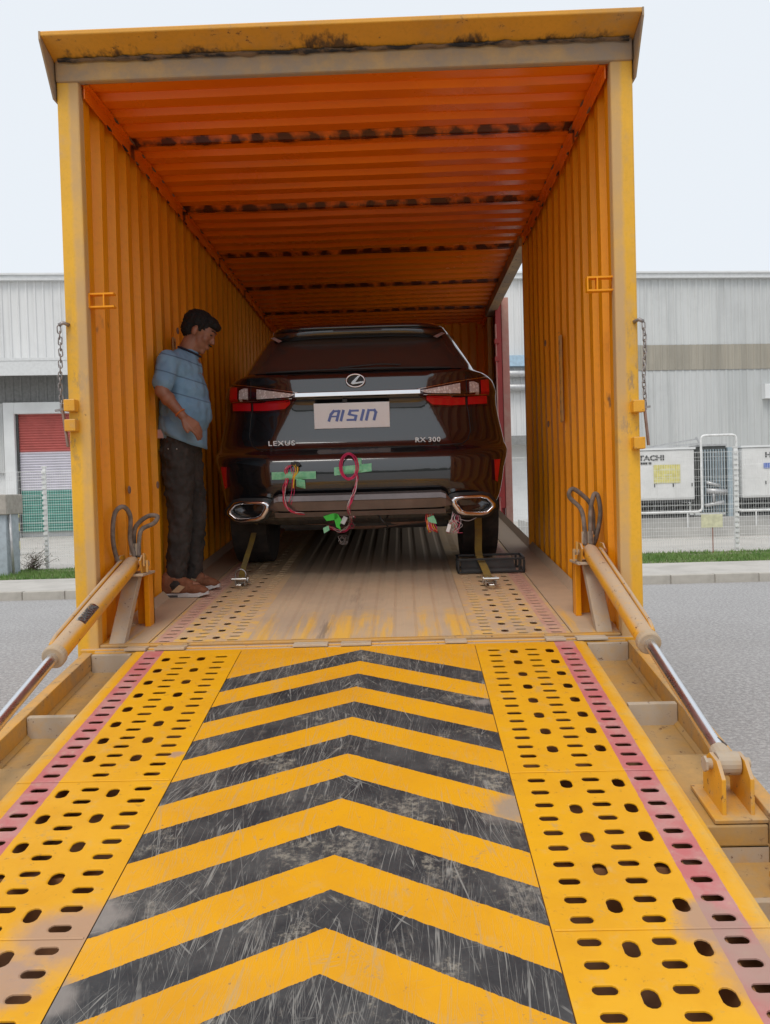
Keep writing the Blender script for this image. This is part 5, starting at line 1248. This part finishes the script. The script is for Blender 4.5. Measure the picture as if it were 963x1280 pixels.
# jeans
m = MB(); m.ell(q3(-1.105, 0, .92), (.128, .165, .11)); m.ell(q3(-1.135, 0, .86), (.112, .15, .10))
for s in (-1, 1):
    kn = q3(-1.112 if s < 0 else -1.070, s*.088, .47); an = q3(-1.145 if s < 0 else -1.095, s*.098, .10)
    m.cap(q3(-1.115, s*.074, .84), kn+Vector((0, 0, .05)), .106, .075); m.cap(kn+Vector((0, 0, .05)), kn-Vector((0, 0, .06)), .075, .070); m.cap(kn-Vector((0, 0, .06)), an, .070, .058); m.cap(an, an-Vector((-.005, 0, .035)), .058, .056)
    for i in range(5): m.cap(an+Vector((-.045, -.03*s, .012+.028*i)), an+Vector((.050, .01, .0+.03*i)), .020, .017, 8)      # stacked creases over the shoe
    for i in range(3): m.cap(kn+Vector((-.06, -.04*s, -.03+.035*i)), kn+Vector((.02, -.05*s, -.045+.035*i)), .017, .012, 8)
jn = organic(m, 'jeans', 'pants', .008, smooth_it=4, disp=(.045, .034))
for (a, b_) in (((-1.215, -.13, .895), (-1.16, -.165, .888)), ((-1.12, -.168, .885), (-1.09, -.168, .88))): pass
m = MB(); m.ell(q3(-1.145, -.172, .868), (.004, .003, .004)); m.ell(q3(-1.095, -.170, .866), (.004, .003, .004)); m.build('pocket_rivet', 'satin', jn)
MB().box(q3(-1.208, -.118, .962), (.058, .006, .052), Matrix.Rotation(-.5, 3, 'Z')).build('pocket_card', 'card', MAN, bevel=.001)
# hair
m = MB(); m.ell(hp(-.024, 0, .034), (.101, .085, .083), HR); m.ell(hp(-.052, 0, -.005), (.066, .078, .075), HR); m.cap(hp(.046, -.035, .066), hp(.046, .035, .066), .034, .034); m.cap(hp(.078, -.028, .056), hp(.078, .03, .058), .024, .024)
for s in (-1, 1): m.cap(hp(.016, s*.070, .03), hp(.014, s*.073, -.006), .015, .007)
organic(m, 'hair', 'hair', .0045, smooth_it=1, disp=(.010, .016))
for s in (-1, 1):
    MB().ell(hp(.080, s*.031, -.004), (.009, .012, .005), HR, nu=10, nv=6).build('eye', 'eye', MAN, smooth=True)
    MB().cap(hp(.092, s*.012, .020), hp(.080, s*.048, .022), .0045, .003, 8).build('eyebrow', 'hair', MAN, smooth=True)
m = MB(); m.cap(hp(.094, -.018, -.062), hp(.094, .018, -.062), .005, .005, 8); m.build('moustache', 'hair', MAN, smooth=True)
wd = (elR-wrR).normalized(); wa = wd.cross(Vector((0, 1, 0))).normalized(); wb = wd.cross(wa)
MB().tube([wrR+wd*.025+(wa*cos(2*pi*i/16)+wb*sin(2*pi*i/16))*.030 for i in range(16)], .0045, 6, closed=True).build('wrist_thread', 'thread', MAN, smooth=True)
# shoes
def shoe(x, y, rz):
    r = empty('shoe', (0, 0, 0), '', 'x'); del r['label']; del r['category']; par(r, MAN)
    R3 = Matrix.Rotation(rz, 3, 'Z'); z0 = -.004+.0937*y
    w2_ = lambda a, b_, c_: q3(x, y, z0)+R3 @ Vector((a, b_, c_))
    m = MB(); m.ell(w2_(.035, 0, .060), (.058, .040, .050), R3); m.ell(w2_(.12, 0, .055), (.080, .043, .042), R3); m.ell(w2_(.20, 0, .044), (.070, .046, .032), R3); m.ell(w2_(.245, 0, .036), (.036, .036, .024), R3)
    m.cap(w2_(.035, 0, .08), w2_(.040, 0, .110), .046, .047); m.cap(w2_(.06, 0, .112), w2_(.155, 0, .075), .041, .033); m.cap(w2_(.075, 0, .125), w2_(.085, 0, .135), .030, .026)
    organic(m, 'upper', 'shoe', .005, r, 3)
    m = MB(); O = []
    for i in range(28):
        a = 2*pi*i/28; X_ = .135+.148*cos(a); Y_ = (.043 if cos(a) > 0 else .037)*abs(sin(a))**.7*(1 if sin(a) > 0 else -1); O.append((X_, Y_))
    m.prism([w2_(a, b_, .002+(.012 if a > .25 else 0)) for a, b_ in O], (0, 0, .022)); m.build('sole', 'sole', r, bevel=.003)
    m = MB(); m.prism([w2_(a*1.0, b_*1.03, .004) for a, b_ in O if a < .12], (0, 0, .012)); m.build('heel_block', 'sole2', r)
    for s in (-1, 1):
        m = MB(); m.prism([w2_(.065, s*.045, .035), w2_(.115, s*.0465, .033), w2_(.150, s*.042, .066), w2_(.115, s*.043, .078)], (0, s*.003, 0)); m.build('side_stripe', 'shoe2', r)
    m = MB()
    for i in range(4): xx = .075+.022*i; xx += .02; zz = .130-.015*i; m.cap(w2_(xx, -.022, zz-.006), w2_(xx+.008, .022, zz-.006), .004, .004, 6)
    m.build('laces', 'shoe2', r)
shoe(-1.225, -.105, -.06); shoe(-1.20, .105, -.12)
